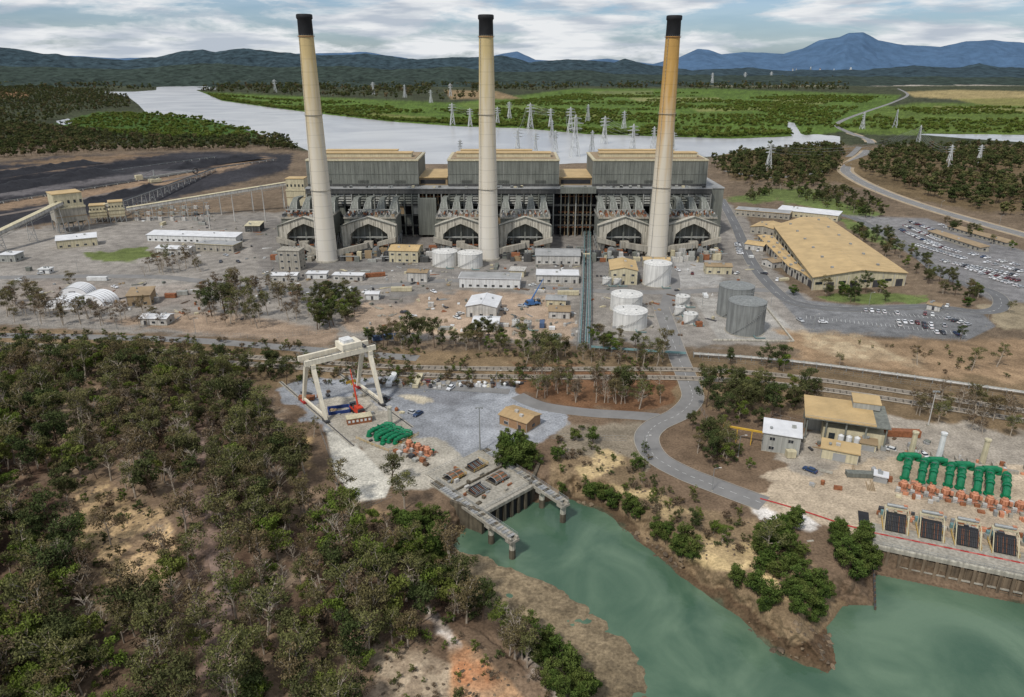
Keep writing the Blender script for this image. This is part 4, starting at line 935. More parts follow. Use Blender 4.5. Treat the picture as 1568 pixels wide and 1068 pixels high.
for s,t in ((.25,.26),(.66,.28),(.3,.68),(.7,.66)):
    c=lerpq(P,s,t)
    b.box(c.x,c.y,.2,6.4,4.6,.35,concdark,rot);b.box(c.x,c.y,.56,5.4,3.6,.12,darkrec,rot)
    M_=frame(c,rot=rot);b.M=M_
    if (s<.5)==(t<.5):
        n=12;rr_=2.3
        for i in range(n):
            a0=math.pi*i/n;a1=math.pi*(i+1)/n
            b.quad((-2.6,rr_*math.cos(a0),.6+rr_*.55*math.sin(a0)),(2.6,rr_*math.cos(a0),.6+rr_*.55*math.sin(a0)),(2.6,rr_*math.cos(a1),.6+rr_*.55*math.sin(a1)),(-2.6,rr_*math.cos(a1),.6+rr_*.55*math.sin(a1)),concdark if i%3 else rust)
        for xx in (-2.6,0,2.6): b.path([(xx,rr_*1.03*math.cos(math.pi*i/n),.6+rr_*.58*math.sin(math.pi*i/n)) for i in range(n+1)],.12,steel,4)
    else:
        for i in range(9): b.tube((-2.4+i*.6,-1.6,.6),(-2.4+i*.6,1.4,1.2),.08,rust if i%3==0 else steel,4)
        b.b2(-2.6,2.6,1.4,1.7,.5,1.6,darksteel)
    b.rail([(-3.3,-2.4,.4),(3.3,-2.4,.4),(3.3,2.4,.4)],1.1,yellow if t<.5 else steel,.05,2);b.M=None
for k in range(16):
    c=lerpq(P,R.uniform(.05,.95),R.uniform(.05,.95));b.box(c.x,c.y,.2,R.uniform(.5,2),R.uniform(.4,1.4),R.uniform(.3,1.3),R.choice([rust,offwhite,concdark,steel,concrete]),rot)
for a,c in ((P[0],P[1]),(P[2],P[3])): b.rail([a,c],1.1,steel,.05,2.5)
c0=lerpq(P,0,.5);c1=lerpq(P,1,.5);b.tube(c0+Vector((0,0,.4)),c1+Vector((0,0,.4)),.35,concdark,6)
b.build('west_intake_structure',P[0])
def jetty(name,a,c,n,w=2.4,z=.4):
    A_=Vector((*G(*a,z),z));B_=Vector((*G(*c,z),z));b=MB(frame(A_,B_));ln=(B_-A_).length
    for s in (-1,1): b.b2(0,ln,s*w/2-.35,s*w/2+.35,-.9,0,concrete)
    for i in range(int(ln/1.2)): b.b2(i*1.2,i*1.2+1.0,-w/2,w/2,0,.12,R.choice([concrete,concdark,greyroof]))
    b.rail([(0,-w/2,.1),(ln,-w/2,.1)],1.1,steel,.05,2);b.rail([(0,w/2,.1),(ln,w/2,.1)],1.1,steel,.05,2)
    for i in range(n):
        x=ln-1.0-i*ln*.24
        b.tube((x,0,-10),(x,0,-1),.9,concwhite,12);b.tube((x,0,-10),(x,0,-4.4),.95,concdark,12);b.b2(x-1.2,x+1.2,-1.7,1.7,-1.6,-.9,concrete)
    b.build(name)
jetty('jetty_walkway',(742,688),(866,770),2);jetty('jetty_walkway',(664,738),(788,824),2)
b=MB()
for a,c in (((812,742),(830,700)),((735,784),(690,768))):
    A_=Vector((*G(*a,.2),.2));B_=Vector((*G(*c,.2),.2));M=frame(A_,B_);ln=(B_-A_).length;b.M=M;b.b2(0,ln,-.5,.5,-8,.5,concdark)
b.M=None;b.build('retaining_wall',A_)
# pump sets
def elbow(b,p0,p1,p2,p3,r,m):
    b.path([*[Vector(p0).lerp(Vector(p1),t) for t in (0,.5,.85)],Vector(p1)*.6+Vector(p0)*.1+Vector(p2)*.3,*[Vector(p1).lerp(Vector(p2),t) for t in (.15,.5,.85)],Vector(p2)*.6+Vector(p1)*.3+Vector(p3)*.1,*[Vector(p2).lerp(Vector(p3),t) for t in (.15,1)]],r,m,12)
def pumpset(b,x,y,s=1.0,r=1.0,zt=2.6):
    for k in (-1.75,1.75):
        X_=x+k*s;sh=R.uniform(-.6,.6);dx_=1.6*s
        elbow(b,(X_,y-5*s+sh,.2),(X_,y-5*s+sh,zt*s),(X_+dx_,y+4*s,zt*s),(X_+dx_,y+4*s,-.5),r*s,green)
        for f in (.3,.62,.85): 
            yy=y-5*s+sh+f*9*s;b.tube((X_+dx_*f,yy-.16,zt*s),(X_+dx_*f,yy+.16,zt*s),r*s*1.22,green,14)
        b.tube((X_,y-5*s+sh,.3),(X_,y-5*s+sh,.7),r*1.35*s,green,14)
        b.box(X_+.3*s,y-2*s,0,1.4*s,.8*s,1.8*s,concrete);b.tube((X_+.5*s,y,zt*s),(X_+.5*s,y,(zt+1.4)*s),.35*s,green,8);b.tube((X_+.5*s-.7,y,(zt+1.4)*s),(X_+.5*s+.7,y,(zt+1.4)*s),.12*s,darksteel,6)
    elbow(b,(x-2*s,y+5*s,.2),(x-2*s,y+5*s,2.0),(x+2.4*s,y+6.5*s,2.0),(x+2.4*s,y+6.5*s,.1),.8*s,green)
def motor(b,x,y):
    b.lathe((x,y,0),[(1.25,0),(1.25,.4),(.9,.5),(.9,1.3),(1.1,1.4),(1.1,2.8),(.8,3.1),(.8,3.4),(.2,3.6)],orange,14)
    for i in range(8):
        t=i*math.pi/4;b.box(x+1.15*math.cos(t),y+1.15*math.sin(t),1.5,.3,.1,1.2,rust,t)
    b.box(x+1.7,y,1.2,.8,1.0,1.1,orange);b.box(x-1.5,y-1.7,0,1.2,.7,1.7,offwhite);b.box(x+.6,y-2.4,0,1.5,1.1,.9,R.choice([rust,concrete,orange]))
    b.tube((x,y+1,.8),(x,y+3.2,.8),.45,R.choice([orange,green]),8)
    b.rail([(x-2.4,y-2.2,0),(x+2.6,y-2.2,0)],1.1,steel,.05,1.6)
o_=gp(590,672);b=MB(frame(o_,rot=-.62))
pumpset(b,-4.4,2,.8);pumpset(b,.2,1.6,.8);pumpset(b,4.6,2.4,.7)
b.b2(-8,8,-6.5,9,-.5,.08,concrete);b.rail([(-8,-6.5,.1),(8,-6.5,.1),(8,9,.1)],1.1,yellow,.05,2)
for i in range(14): b.box(R.uniform(-7,7),R.uniform(-6,8),.08,R.uniform(.5,1.5),R.uniform(.5,1.2),R.uniform(.4,1.4),R.choice([rust,green,concdark,darksteel,offwhite]))
b.build('pump_pipework')
b=MB(frame(gp(640,692),rot=-.62))
for i in range(3): motor(b,-4+i*4.2,0)
for i in range(7): b.box(-6+i*2.4,-4.6+R.uniform(-1,1),0,1.8,1.3,1.0+.5*(i%2),[rust,offwhite,concrete,darksteel,greyclad2,rust,barkd][i])
for i in range(10): b.tube((R.uniform(-7,7),R.uniform(-5,4),.3),(R.uniform(-7,7),R.uniform(-5,4),.5),.12,rust,5)
b.build('circulating_water_pumps')
b=MB();p=gp(598,652);b.lathe(p,[(.9,0),(.75,7),(.95,7.2),(.95,7.8),(.1,7.9)],concwhite,14);b.build('surge_vent_stack',p)
b=MB(frame(gp(550,646),rot=.35));b.b2(-4.5,4.5,-1.8,1.8,0,2.4,rust);b.b2(-4.7,4.7,-2,2,2.4,2.6,cream)
for i in range(6): b.b2(-4.2+i*1.5,-3.4+i*1.5,-1.87,-1.8,.9,1.8,white)
b.build('site_container_office')
b=MB(frame(gp(520,634),rot=.3))
for (x,y,w,d) in ((0,0,8,.4),(0,5,8,.4),(-4,2.5,.4,5.4),(4,2.5,.4,5.4)): b.box(x,y,0,w,d,1.3,blue)
b.build('steel_formwork')
# ---------------------------------------------------------------- east intake
E0=Vector((*G(1338,833,.1),0));E1=Vector((*G(1568,881,.1),0));ME=frame(E0,E1)
seaw=mat('tidal_stained_wall',L(116,100,82),.9,.3,.3,bump=.1,streak=.5)
b=MB(ME);LX=95
b.b2(0,LX,1,11,-.6,.1,concrete)
b.hull([(0,-.2,-9.5),(LX,-.2,-9.5),(LX,6,-9.5),(0,6,-9.5),(0,.0,-.3),(LX,.0,-.3),(LX,6,-.3),(0,6,-.3)],concdark)
b.b2(-.4,LX,-1.0,1.2,-.9,.15,concrete)
b.b2(-.4,LX,-.9,-.6,.15,.5,concwhite)
for i in range(32):
    x=.8+i*3;b.b2(x-.4,x+.4,-1.1,.1,-9.5,-.9,seaw)
    b.b2(x+.6,x+2.4,-.45,-.1,-8.5,-5.4,darkrec);b.b2(x+.4,x+2.6,-.5,-.1,-5.2,-1.6,seaw);b.b2(x+.9,x+1.1,-.7,-.5,-9,-1,seaw)
b.b2(0,LX,-.9,.1,-5.3,-4.9,concrete);b.b2(0,LX,-.8,.1,-6.4,-6.1,concdark)
b.rail([(0,-.7,.5),(LX,-.7,.5)],1.1,steel,.05,2.2)
b.build('sea_wall')
b=MB(ME)
fr=mat('faded_red',L(176,100,92),.7,.3,.7)
for i in range(48):
    x=i*2
    b.b2(x,x+1.97,5.3,5.9,.1,.2,red if i%2 else fr)
pts=[(1164,764),(1200,774),(1245,788),(1290,803),(1334,815)]
b.M=None
PP=crom([gp(*q) for q in pts],5);strip(b,PP,0,.7,.12,red)
b.build('red_safety_kerb',E0)
for i in range(5):
    x=6+i*9.0;b=MB(ME@Matrix.Translation((x,10.6,.1)))
    b.hull([(-2.6,-2.6,.3),(2.6,-2.6,.3),(2.6,2.2,.3),(-2.6,2.2,.3),(-2.6,.6,3.6),(2.6,.6,3.6),(2.6,2.2,3.6),(-2.6,2.2,3.6)],darkrec)
    for k in range(12): b.tube((-2.4+k*.44,-2.75,.4),(-2.4+k*.44,.45,3.7),.06,R.choice([rust,darksteel,darksteel,concdark]),4)
    for k in range(4): b.tube((-2.5,-2.7+k*.95,.6+k*.95),(2.5,-2.7+k*.95,.6+k*.95),.07,darksteel,4)
    for s in (-1,1):
        b.tube((s*3,-3.2,0),(s*3,.4,4.5),.15,cream,5);b.tube((s*3,3,0),(s*3,3,4.8),.16,cream,5);b.tube((s*3,.4,4.5),(s*3,3,4.8),.15,cream,5);b.tube((s*3,-3.2,.1),(s*3,3,.1),.15,cream,5)
        b.rail([(s*3.3,-3,0),(s*3.3,4,0)],1.1,yellow,.05,1.8)
    b.b2(-3.1,3.1,2.3,3.7,4.5,4.9,cream);b.tube((-2.6,3,5.4),(2.6,3,5.4),.5,steel,10);b.box(2.2,3.2,4.9,1,1,1.1,orange);b.b2(-4,4,3.8,5.2,0,.9,concrete);b.b2(-3.6,-1.6,4,5.2,.9,2.2,teal)
    for k in range(9): b.box(R.uniform(-4.4,4.4),R.uniform(4,10.5),0,R.uniform(.6,2.2),R.uniform(.5,1.2),R.uniform(.4,1.8),R.choice([offwhite,rust,steel,orange,cream,darksteel]))
    for k in range(3): b.tube((R.uniform(-4,4),R.uniform(5,10),.5),(R.uniform(-4,4),R.uniform(5,10),.5),.2,R.choice([rust,orange,steel]),6)
    b.build('intake_screen')
b=MB(ME)
b.b2(-3.5,-.6,8,16,.12,.2,darkrec)
b.build('black_rubber_mat')
b=MB(ME)
for i in range(9): motor(b,10+i*3.9,34+R.uniform(-.4,.4))
b.build('circulating_water_pumps')
b=MB(ME)
for i in range(4): pumpset(b,13.4+i*7.8,47.5,1.3,.85,2.0)
b.b2(8,46,58,59.2,0,1.0,concrete)
for k in range(10): b.b2(10+k*3.6,10.4+k*3.6,59.4,62,0,1.4,concrete)
b.rail([(8,38.0,0),(48,38.0,0)],1.1,steel,.05,2)
for k in range(60): b.box(R.uniform(4,52),R.choice([R.uniform(36,39),R.uniform(28,31),R.uniform(58,64)]),0,R.uniform(.5,2),R.uniform(.5,1.6),R.uniform(.5,1.8),R.choice([offwhite,rust,steel,orange,concrete,cream]))
b.build('pump_pipework')
for (u,v,h) in ((1394,700,9),(1436,706,10),(1503,712,9)):
    p=gp(u,v);b=MB();b.lathe(p,[(1.0,0),(.8,h),(1.05,h+.1),(1.05,h+.7),(.1,h+.8)],cream if u!=1436 else white,14);b.build('surge_vent_stack',p)
b=MB(frame(gp(1232,672),gp(1352,690)));Lx=(gp(1352,690)-gp(1232,672)).length
for i in range(5):
    for y in (0,9,17): b.b2(Lx*i/4-.25,Lx*i/4+.25,y-.25,y+.25,0,8.5,greyclad)
b.b2(Lx*.22,Lx,1,17,0,5,cream);b.b2(Lx*.05,Lx*.22,8,17,0,7,greyclad2)
b.b2(-1,Lx+1,-1,18,8.5,8.9,greyclad);b.b2(-1.1,Lx*.86,-1.1,18.1,8.9,9.3,tanroof);b.b2(Lx*.6,Lx*.95,12,20,9.3,11.5,greyclad2);b.b2(Lx*.59,Lx*.96,11.8,20.2,11.5,11.8,tanroof)
for i in range(4): b.b2(Lx*(.3+i*.17),Lx*(.38+i*.17),.85,.99,.3,3.4,darksteel if i%2 else glass)
for i in range(14): b.tube((-1+i*(Lx+2)/13,-1.15,8.5),(-1+i*(Lx+2)/13,-1.15,9.5),.05,steel,3)
b.tube((-1,-1.15,9.9),(Lx*.86,-1.15,9.9),.06,steel,4)
for i in range(16): y=-1+i*19/15;b.b2(-1.1,Lx*.86,y-.05,y+.05,9.3,9.36,tanroof)
for i in range(3): b.lathe((Lx*.45+i*2.6,-1.2,0),[(1.0,0),(1.0,4),(.1,4.6)],white,12)
b.build('pump_house')
bld('switch_building',1256,702,1312,713,7,4,cream,tanroof,'flat',win=False)
bld('meter_hut',1316,690,1340,694,5,3,cream,brownroof,'skill',win=False)
bld('meter_hut',1338,738,1356,742,3,2.4,white,whiteroof,'flat',win=False)
b=MB(frame(gp(1105,672),gp(1172,684)));ln=(gp(1172,684)-gp(1105,672)).length;b.b2(0,ln,-.3,.3,5,5.6,yellow)
for i in range(4): b.tube((ln*i/3,-1,0),(ln*i/3,0,5),.15,yellow,5);b.tube((ln*i/3,1,0),(ln*i/3,0,5),.15,yellow,5)
b.build('monorail_crane')
b=MB(frame(gp(1240,828),gp(1286,888)));ln=(gp(1286,888)-gp(1240,828)).length
b.hull([(0,-1,-8),(ln,-1,-9),(ln,1,-9),(0,1,-8),(0,-1,0.2),(ln,-1,-6),(ln,1,-6),(0,1,.2)],concrete);b.build('concrete_ramp')
b=MB();p=Vector((*G(1338,862,-3),-3));q=Vector((*G(1340,934,-7),-7));b.tube(p,q,.3,darksteel,5)
for i in range(9): a=p.lerp(q,i/8);b.tube(a-Vector((0,0,4)),a+Vector((0,0,1)),.22,barkd,5)
b.build('timber_dolphin',p)
# ---------------------------------------------------------------- vehicles
paints=[mat('car_white',(.68,.68,.68),.3,.03,spec=.5),mat('car_silver',(.4,.41,.42),.3,.03,spec=.5),mat('car_dark',(.04,.04,.05),.3,.03,spec=.5),mat('car_maroon',(.12,.02,.02),.3,.03,spec=.5),mat('car_navy',(.02,.045,.11),.3,.03,spec=.5),mat('car_ivory',(.6,.6,.58),.35,.05,spec=.5)]
carm=[]
for ip,pm in enumerate(paints):
    for kind in (0,1):
        b=MB();w=.92;Lh=2.35 if kind==0 else 2.6
        b.hull([(-Lh,-w,.35),(Lh,-w,.35),(Lh,w,.35),(-Lh,w,.35),(-Lh*.98,-w,.85),(Lh*.96,-w*.96,.8),(Lh*.96,w*.96,.8),(-Lh*.98,w,.85)],pm)
        b.hull([(-Lh*.97,-w*.97,.85),(Lh*.93,-w*.93,.8),(Lh*.93,w*.93,.8),(-Lh*.97,w*.97,.85),(-Lh*.9,-w*.9,1.0),(Lh*.45,-w*.9,1.02),(Lh*.45,w*.9,1.02),(-Lh*.9,w*.9,1.0)],pm)
        xa,xb,ya,yb=(-1.9,1.0,-1.35,.35) if kind==0 else (-.9,1.0,-.7,.4)
        b.hull([(xa,-.83,1.0),(xb,-.83,1.0),(xb,.83,1.0),(xa,.83,1.0),(ya,-.68,1.45),(yb,-.68,1.45),(yb,.68,1.45),(ya,.68,1.45)],glass)
        b.hull([(ya-.06,-.7,1.45),(yb+.06,-.7,1.45),(yb+.06,.7,1.45),(ya-.06,.7,1.45),(ya,-.64,1.52),(yb,-.64,1.52),(yb,.64,1.52),(ya,.64,1.52)],pm)
        if kind: b.b2(-2.4,-1.0,-.75,.75,1.0,1.04,darksteel);b.b2(-2.45,-1.0,.75,.88,1.0,1.25,pm);b.b2(-2.45,-1.0,-.88,-.75,1.0,1.25,pm)
        for x in (-1.45,1.45):
            for y in (-.85,.85): b.tube((x,y-.12,.34),(x,y+.12,.34),.34,rubber,12);b.tube((x,y-.13,.34),(x,y+.13,.34),.18,steel,8)
        b.b2(Lh*.96,Lh*.985,-.8,-.45,.55,.75,white);b.b2(Lh*.96,Lh*.985,.45,.8,.55,.75,white);b.b2(-Lh*1.0,-Lh*.985,-.8,-.5,.6,.8,red);b.b2(-Lh*1.0,-Lh*.985,.5,.8,.6,.8,red)
        o=b.build('parked_car');carm.append(o.data);bpy.data.objects.remove(o)
def car(p,rot,k=None):
    m=carm[k if k is not None else R.choice([0,0,0,1,1,0,2,3,4,5,6,8,10,11,2,10])]
    o=bpy.data.objects.new('parked_car',m);o.location=(p.x,p.y,p.z+.05);o.rotation_euler=(0,0,rot);scene.collection.objects.link(o)
def carrow(u0,v0,u1,v1,fill=.8,off=0):
    a=gp(u0,v0);c=gp(u1,v1);d=(c-a);n=int(d.length/2.9);rot=math.atan2(d.y,d.x)+math.pi/2
    for i in range(n):
        if R.random()<fill: car(a.lerp(c,(i+.5)/n),rot+R.uniform(-.04,.04)+(math.pi if R.random()<.4 else 0))
for r in [(1320,476,1378,481,.95),(1400,480,1444,486,.9),(1370,493,1450,500,.95),(1372,498,1440,504,.6),(1428,510,1480,513,.8),(1448,488,1486,500,.9),(1385,346,1440,370,.95),(1378,352,1430,376,.9),(1392,340,1440,358,.9),(1402,376,1478,398,.95),(1412,371,1470,388,.9),(1440,400,1500,414,.95),(1478,412,1562,432,.95),(1508,402,1566,418,.9),(1470,406,1560,424,.9),(1478,388,1560,408,.8),(1440,345,1450,350,.4),(1128,372,1134,392,.5),(1395,360,1450,382,.7),(1500,420,1566,442,.7)]: carrow(*r)
for (u,v) in [(338,402),(346,392),(365,402),(30,430),(64,420),(176,441),(620,480),(632,486),(700,488),(705,482),(664,448),(772,476),(640,636),(632,634),(590,612),(470,452),(485,440),(560,448),(1170,420),(1190,430),(1160,385),(1128,420),(1060,420),(1038,415),(655,586),(690,596),(880,430),(1225,492),(1260,495),(1110,447),(815,438),(800,470),(1240,722),(1362,690),(1415,700),(262,392),(232,400),(390,430),(410,420),(1450,470),(1480,460)]: car(gp(u,v),R.uniform(0,6.28))
def container(p,rot,m,L_=6.1,h=2.5,name='shipping_container'):
    b=MB(frame(p,rot=rot));b.b2(-L_/2,L_/2,-1.2,1.2,.15,h,m)
    for i in range(int(L_/.5)): x=-L_/2+.25+i*.5;b.b2(x-.08,x+.08,-1.24,-1.2,.25,h-.15,m);b.b2(x-.08,x+.08,1.2,1.24,.25,h-.15,m)
    for x in (-L_/2,L_/2): b.b2(x-.08,x+.08,-1.26,1.26,h,h+.08,m)
    for x in (-L_/2+.1,L_/2-.1):
        for y in (-1.15,1.15): b.box(x,y,0,.2,.2,.15,darksteel)
    b.b2(L_/2+.01,L_/2+.05,-.03,.03,.3,h-.2,darksteel);b.build(name)
cm=[offwhite,white,offwhite,cream,greyclad2,brownroof,greyclad,concrete,white]
acc=[rust,mat('container_green',L(70,98,80),.6,.2),mat('container_blue',L(74,92,120),.6,.2)]
for i,(u,v) in enumerate([(590,520),(610,520),(660,470),(680,505),(655,505),(770,500),(830,500),(845,505),(850,520),(826,448),(300,450),(280,452),(262,456),(240,462),(150,430),(45,415),(360,380),(560,420),(575,424),(500,440),(530,446),(760,410),(870,452),(1080,455),(1070,500),(1150,395),(1170,370),(1200,430),(640,586),(600,584),(470,612),(615,446),(250,345),(310,345),(1210,700),(1325,730),(1380,668)]):
    container(gp(u,v),R.choice([0,.1,-.1,1.5,.3]),R.choice(cm) if i%6 else R.choice(acc),R.choice([6.1,6.1,12.2,3]),R.choice([2.5,2.5,1.6]))
b=MB()
zones=[(560,885,455,515,90),(250,420,430,500,40),(0,240,430,480,50),(240,420,345,400,50),(900,1100,400,520,70),(600,900,405,445,80),(400,600,415,455,55),(1130,1240,360,440,25),(580,800,586,594,60),(470,620,600,640,18),(200,330,318,340,50),(1180,1420,660,700,40),(1240,1340,700,760,8)]
for u0,u1,v0,v1,n in zones:
    for i in range(n):
        p=gp(R.uniform(u0,u1),R.uniform(v0,v1));k=R.random();r=R.uniform(0,3)
        m=R.choice([offwhite,rust,steel,brownroof,concrete,darksteel,white,cream,barkd,greyroof,greyclad,concrete,darksteel])
        if k<.35: b.box(p.x,p.y,p.z,R.uniform(.8,2.6),R.uniform(.8,1.8),R.uniform(.3,1.4),m,r)
        elif k<.6:
            for j in range(R.randint(2,5)): d=Vector((math.cos(r),math.sin(r),0));q=p+Vector((-d.y,d.x,0))*j*.5+Vector((0,0,.2));b.tube(q,q+d*R.uniform(3,7),.15,m,5)
        elif k<.8: b.lathe(p,[(R.uniform(.5,.9),0),(R.uniform(.5,.9),R.uniform(.8,1.6)),(.05,1.7)],m,10)
        else:
            for j in range(3): b.box(p.x+R.uniform(-1.5,1.5),p.y+R.uniform(-1.5,1.5),p.z,1.2,1.2,R.uniform(.2,.8),m,r)
b.build('stored_materials',(0,400,0))
b=MB()
for i in range(260):
    x=R.uniform(xat(425,0,495),xat(1100,0,495));y=R.uniform(478,503)
    if any(abs(x-c.x)<9 for c in chs): continue
    h=R.uniform(1.5,6);b.box(x,y,0,R.uniform(1.5,6),R.uniform(1.5,4),h,R.choice([darksteel,greyclad,greyclad2,brownroof,concrete,cream,offwhite,rust,darkclad,darkclad]))
    if i%3==0: b.tube((x,y,0),(x,y,h+R.uniform(2,5)),.25,steel,6)
    if i%4==0: b.tube((x-6,y-1,h*.7),(x+6,y-1,h*.7),.3,R.choice([steel,teal,darksteel]),6)
b.build('auxiliary_plant',(0,490,0))
def switchyard():
    b=MB()
    for i in range(7):
        for j in range(3):
            p=gp(205+i*18,338-j*9)
            b.tube(p,p+Vector((0,0,7)),.25,steel,5)
            if i<6: q=gp(205+(i+1)*18,338-j*9);b.tube(p+Vector((0,0,7)),q+Vector((0,0,7)),.2,steel,4)
            b.box(p.x+3,p.y,0,3,2.4,3,R.choice([greyclad2,offwhite]));b.tube(p+Vector((3,0,3)),p+Vector((3,0,4.6)),.25,rust,6)
    b.build('switchyard',gp(205,338))
switchyard()
def fence(px,h=2.2):
    P=[gp(*p) for p in px];b=MB()
    for a,c in zip(P[:-1],P[1:]):
        n=max(1,int((c-a).length/3.5))
        for i in range(n): q=a.lerp(c,i/n);b.tube(q,q+Vector((0,0,h)),.06,steel,4)
        for z in (.2,1.1,2.1): b.tube(a+Vector((0,0,z)),c+Vector((0,0,z)),.03,steel,3)
    b.build('chain_link_fence',P[0])
for f in ([(520,508),(600,524),(800,530),(880,530)],[(0,500),(200,505),(400,520),(520,508)],[(910,545),(1040,550)],[(1075,552),(1250,568),(1568,616)],[(1240,512),(1480,524)],[(490,660),(515,730),(552,782),(600,762)],[(840,672),(960,676)],[(1180,640),(1240,655)],[(1070,622),(1090,660)],[(590,596),(780,604)]): fence(f)
print('BUILT non-veg',time.time()-T0)
# ---------------------------------------------------------------- vegetation
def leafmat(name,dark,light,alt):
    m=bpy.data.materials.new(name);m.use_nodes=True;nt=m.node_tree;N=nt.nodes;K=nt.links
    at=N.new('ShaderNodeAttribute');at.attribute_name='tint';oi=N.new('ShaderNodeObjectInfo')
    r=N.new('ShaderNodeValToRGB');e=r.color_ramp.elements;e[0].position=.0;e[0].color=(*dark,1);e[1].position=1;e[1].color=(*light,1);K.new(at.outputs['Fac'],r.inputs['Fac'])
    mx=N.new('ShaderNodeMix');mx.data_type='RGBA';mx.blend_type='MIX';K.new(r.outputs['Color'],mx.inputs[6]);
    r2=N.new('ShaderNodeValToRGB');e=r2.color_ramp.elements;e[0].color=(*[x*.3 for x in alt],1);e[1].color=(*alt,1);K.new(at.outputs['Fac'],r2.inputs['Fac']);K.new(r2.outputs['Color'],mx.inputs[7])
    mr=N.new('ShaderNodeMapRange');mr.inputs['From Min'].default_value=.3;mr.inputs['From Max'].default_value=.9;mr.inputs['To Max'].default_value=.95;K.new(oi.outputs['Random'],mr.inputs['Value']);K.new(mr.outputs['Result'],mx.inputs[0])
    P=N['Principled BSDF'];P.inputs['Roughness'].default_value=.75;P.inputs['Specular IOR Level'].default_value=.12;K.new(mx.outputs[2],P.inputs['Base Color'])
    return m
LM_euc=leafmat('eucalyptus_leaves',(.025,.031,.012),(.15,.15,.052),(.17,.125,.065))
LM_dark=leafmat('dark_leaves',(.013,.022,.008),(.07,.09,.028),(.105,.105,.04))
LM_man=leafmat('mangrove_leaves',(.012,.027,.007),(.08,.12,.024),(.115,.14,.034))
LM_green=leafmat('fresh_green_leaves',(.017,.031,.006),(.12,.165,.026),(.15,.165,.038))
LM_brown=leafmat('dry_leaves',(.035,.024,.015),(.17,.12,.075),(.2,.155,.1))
def tree(name,H,cr,nl,nleaf,ls,lm,bk,cb=.4,dead=False,seed=1,fl=.7,cl=1.0):
    g=np.random.default_rng(seed);b=MB()
    lean=Vector((g.normal(0,.05)*H,g.normal(0,.05)*H,0))
    tr=[Vector((0,0,-.5)),Vector((0,0,0))+lean*.1,lean*.5+Vector((g.normal(0,.2),g.normal(0,.2),H*.4)),lean+Vector((0,0,H*.85))]
    r0=H*.02+.05
    b.path(tr,[r0*1.3,r0,r0*.7,r0*.2],bk,6)
    cents=[]
    for i in range(nl):
        t=cb*.75+(.85-cb*.75)*(i+g.random())/nl
        p=tr[1].lerp(tr[2],t/.4) if t<.4 else tr[2].lerp(tr[3],(t-.4)/.45)
        az=i*2.4+g.normal(0,.4);el=.35+.7*g.random()+t*.3
        ln=cr*(.5+.65*g.random())*(1.15-.45*t)
        e=p+Vector((math.cos(az)*math.cos(el),math.sin(az)*math.cos(el),math.sin(el)))*ln
        mid=p.lerp(e,.5)+Vector((g.normal(0,.15),g.normal(0,.15),-.1))*ln*.3
        b.path([p,mid,e],[r0*.4,r0*.26,r0*.08],bk,4);cents.append((e,ln*.45))
        for k in range(2 if not dead else 5):
            q=p.lerp(e,.4+.5*g.random());az2=az+g.normal(0,1.0);e2=q+Vector((math.cos(az2),math.sin(az2),.3+.6*g.random()))*ln*(.35+.3*g.random())
            b.path([q,q.lerp(e2,.5)+Vector((0,0,.05)),e2],[r0*.18,r0*.12,r0*.05],bk,3);cents.append((e2,ln*.34))
    cents.append((tr[3]+Vector((0,0,H*.05)),cr*.38))
    nv=len(b.v);V0=np.array([tuple(v) for v in b.v]);F0=b.f
    me=bpy.data.meshes.new(name)
    if nleaf:
        cc=np.array([tuple(c[0]) for c in cents]);cr_=np.array([c[1] for c in cents])*cl
        w=cr_**2;w/=w.sum();ci=g.choice(len(cc),nleaf,p=w)
        d=g.normal(size=(nleaf,3));d/=np.linalg.norm(d,axis=1)[:,None];rad=g.random(nleaf)**.45
        off=d*rad[:,None]*cr_[ci][:,None]*np.array([1,1,fl]);pos=cc[ci]+off
        a=g.normal(size=(nleaf,3));a/=np.linalg.norm(a,axis=1)[:,None];c=np.cross(a,g.normal(size=(nleaf,3)));c/=np.linalg.norm(c,axis=1)[:,None]
        s=(ls*(.6+.8*g.random(nleaf)))[:,None]
        LV=np.stack([pos-a*s,pos+c*s*.45,pos+a*s,pos-c*s*.45],1).reshape(-1,3)
        tint=np.clip(.42+.36*off[:,2]/(cr_[ci]*fl)+.3*(pos[:,2]-H*.6)/(H*.4)+g.normal(0,.14,nleaf)+g.normal(0,.14,len(cc))[ci],0,1)  # painted crown shade: leaves darken lower down, plus random tone
        LF=(np.arange(nleaf*4).reshape(-1,4)+nv)
        me.from_pydata([tuple(x) for x in np.concatenate([V0,LV])],[],F0+LF.tolist())
        at=me.attributes.new('tint','FLOAT','POINT');at.data.foreach_set('value',np.concatenate([np.zeros(nv),np.repeat(tint,4)]).astype(np.float32))
        mi_=[0]*len(F0)+[1]*nleaf
    else:
        me.from_pydata([tuple(x) for x in V0],[],F0);mi_=[0]*len(F0)
    me.materials.append(bk);me.materials.append(lm);me.polygons.foreach_set('material_index',mi_);me.update();return me
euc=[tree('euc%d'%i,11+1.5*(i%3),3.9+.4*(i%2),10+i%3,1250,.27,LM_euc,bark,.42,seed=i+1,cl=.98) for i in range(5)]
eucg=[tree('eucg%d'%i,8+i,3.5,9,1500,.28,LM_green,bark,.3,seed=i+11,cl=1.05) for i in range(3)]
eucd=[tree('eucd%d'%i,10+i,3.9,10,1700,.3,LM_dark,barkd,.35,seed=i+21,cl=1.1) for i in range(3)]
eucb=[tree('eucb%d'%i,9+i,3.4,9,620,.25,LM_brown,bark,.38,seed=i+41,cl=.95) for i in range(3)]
dead=[tree('dead%d'%i,9+i,3.6,11,0 if i else 120,.2,LM_brown,bark,.35,True,seed=i+61) for i in range(3)]
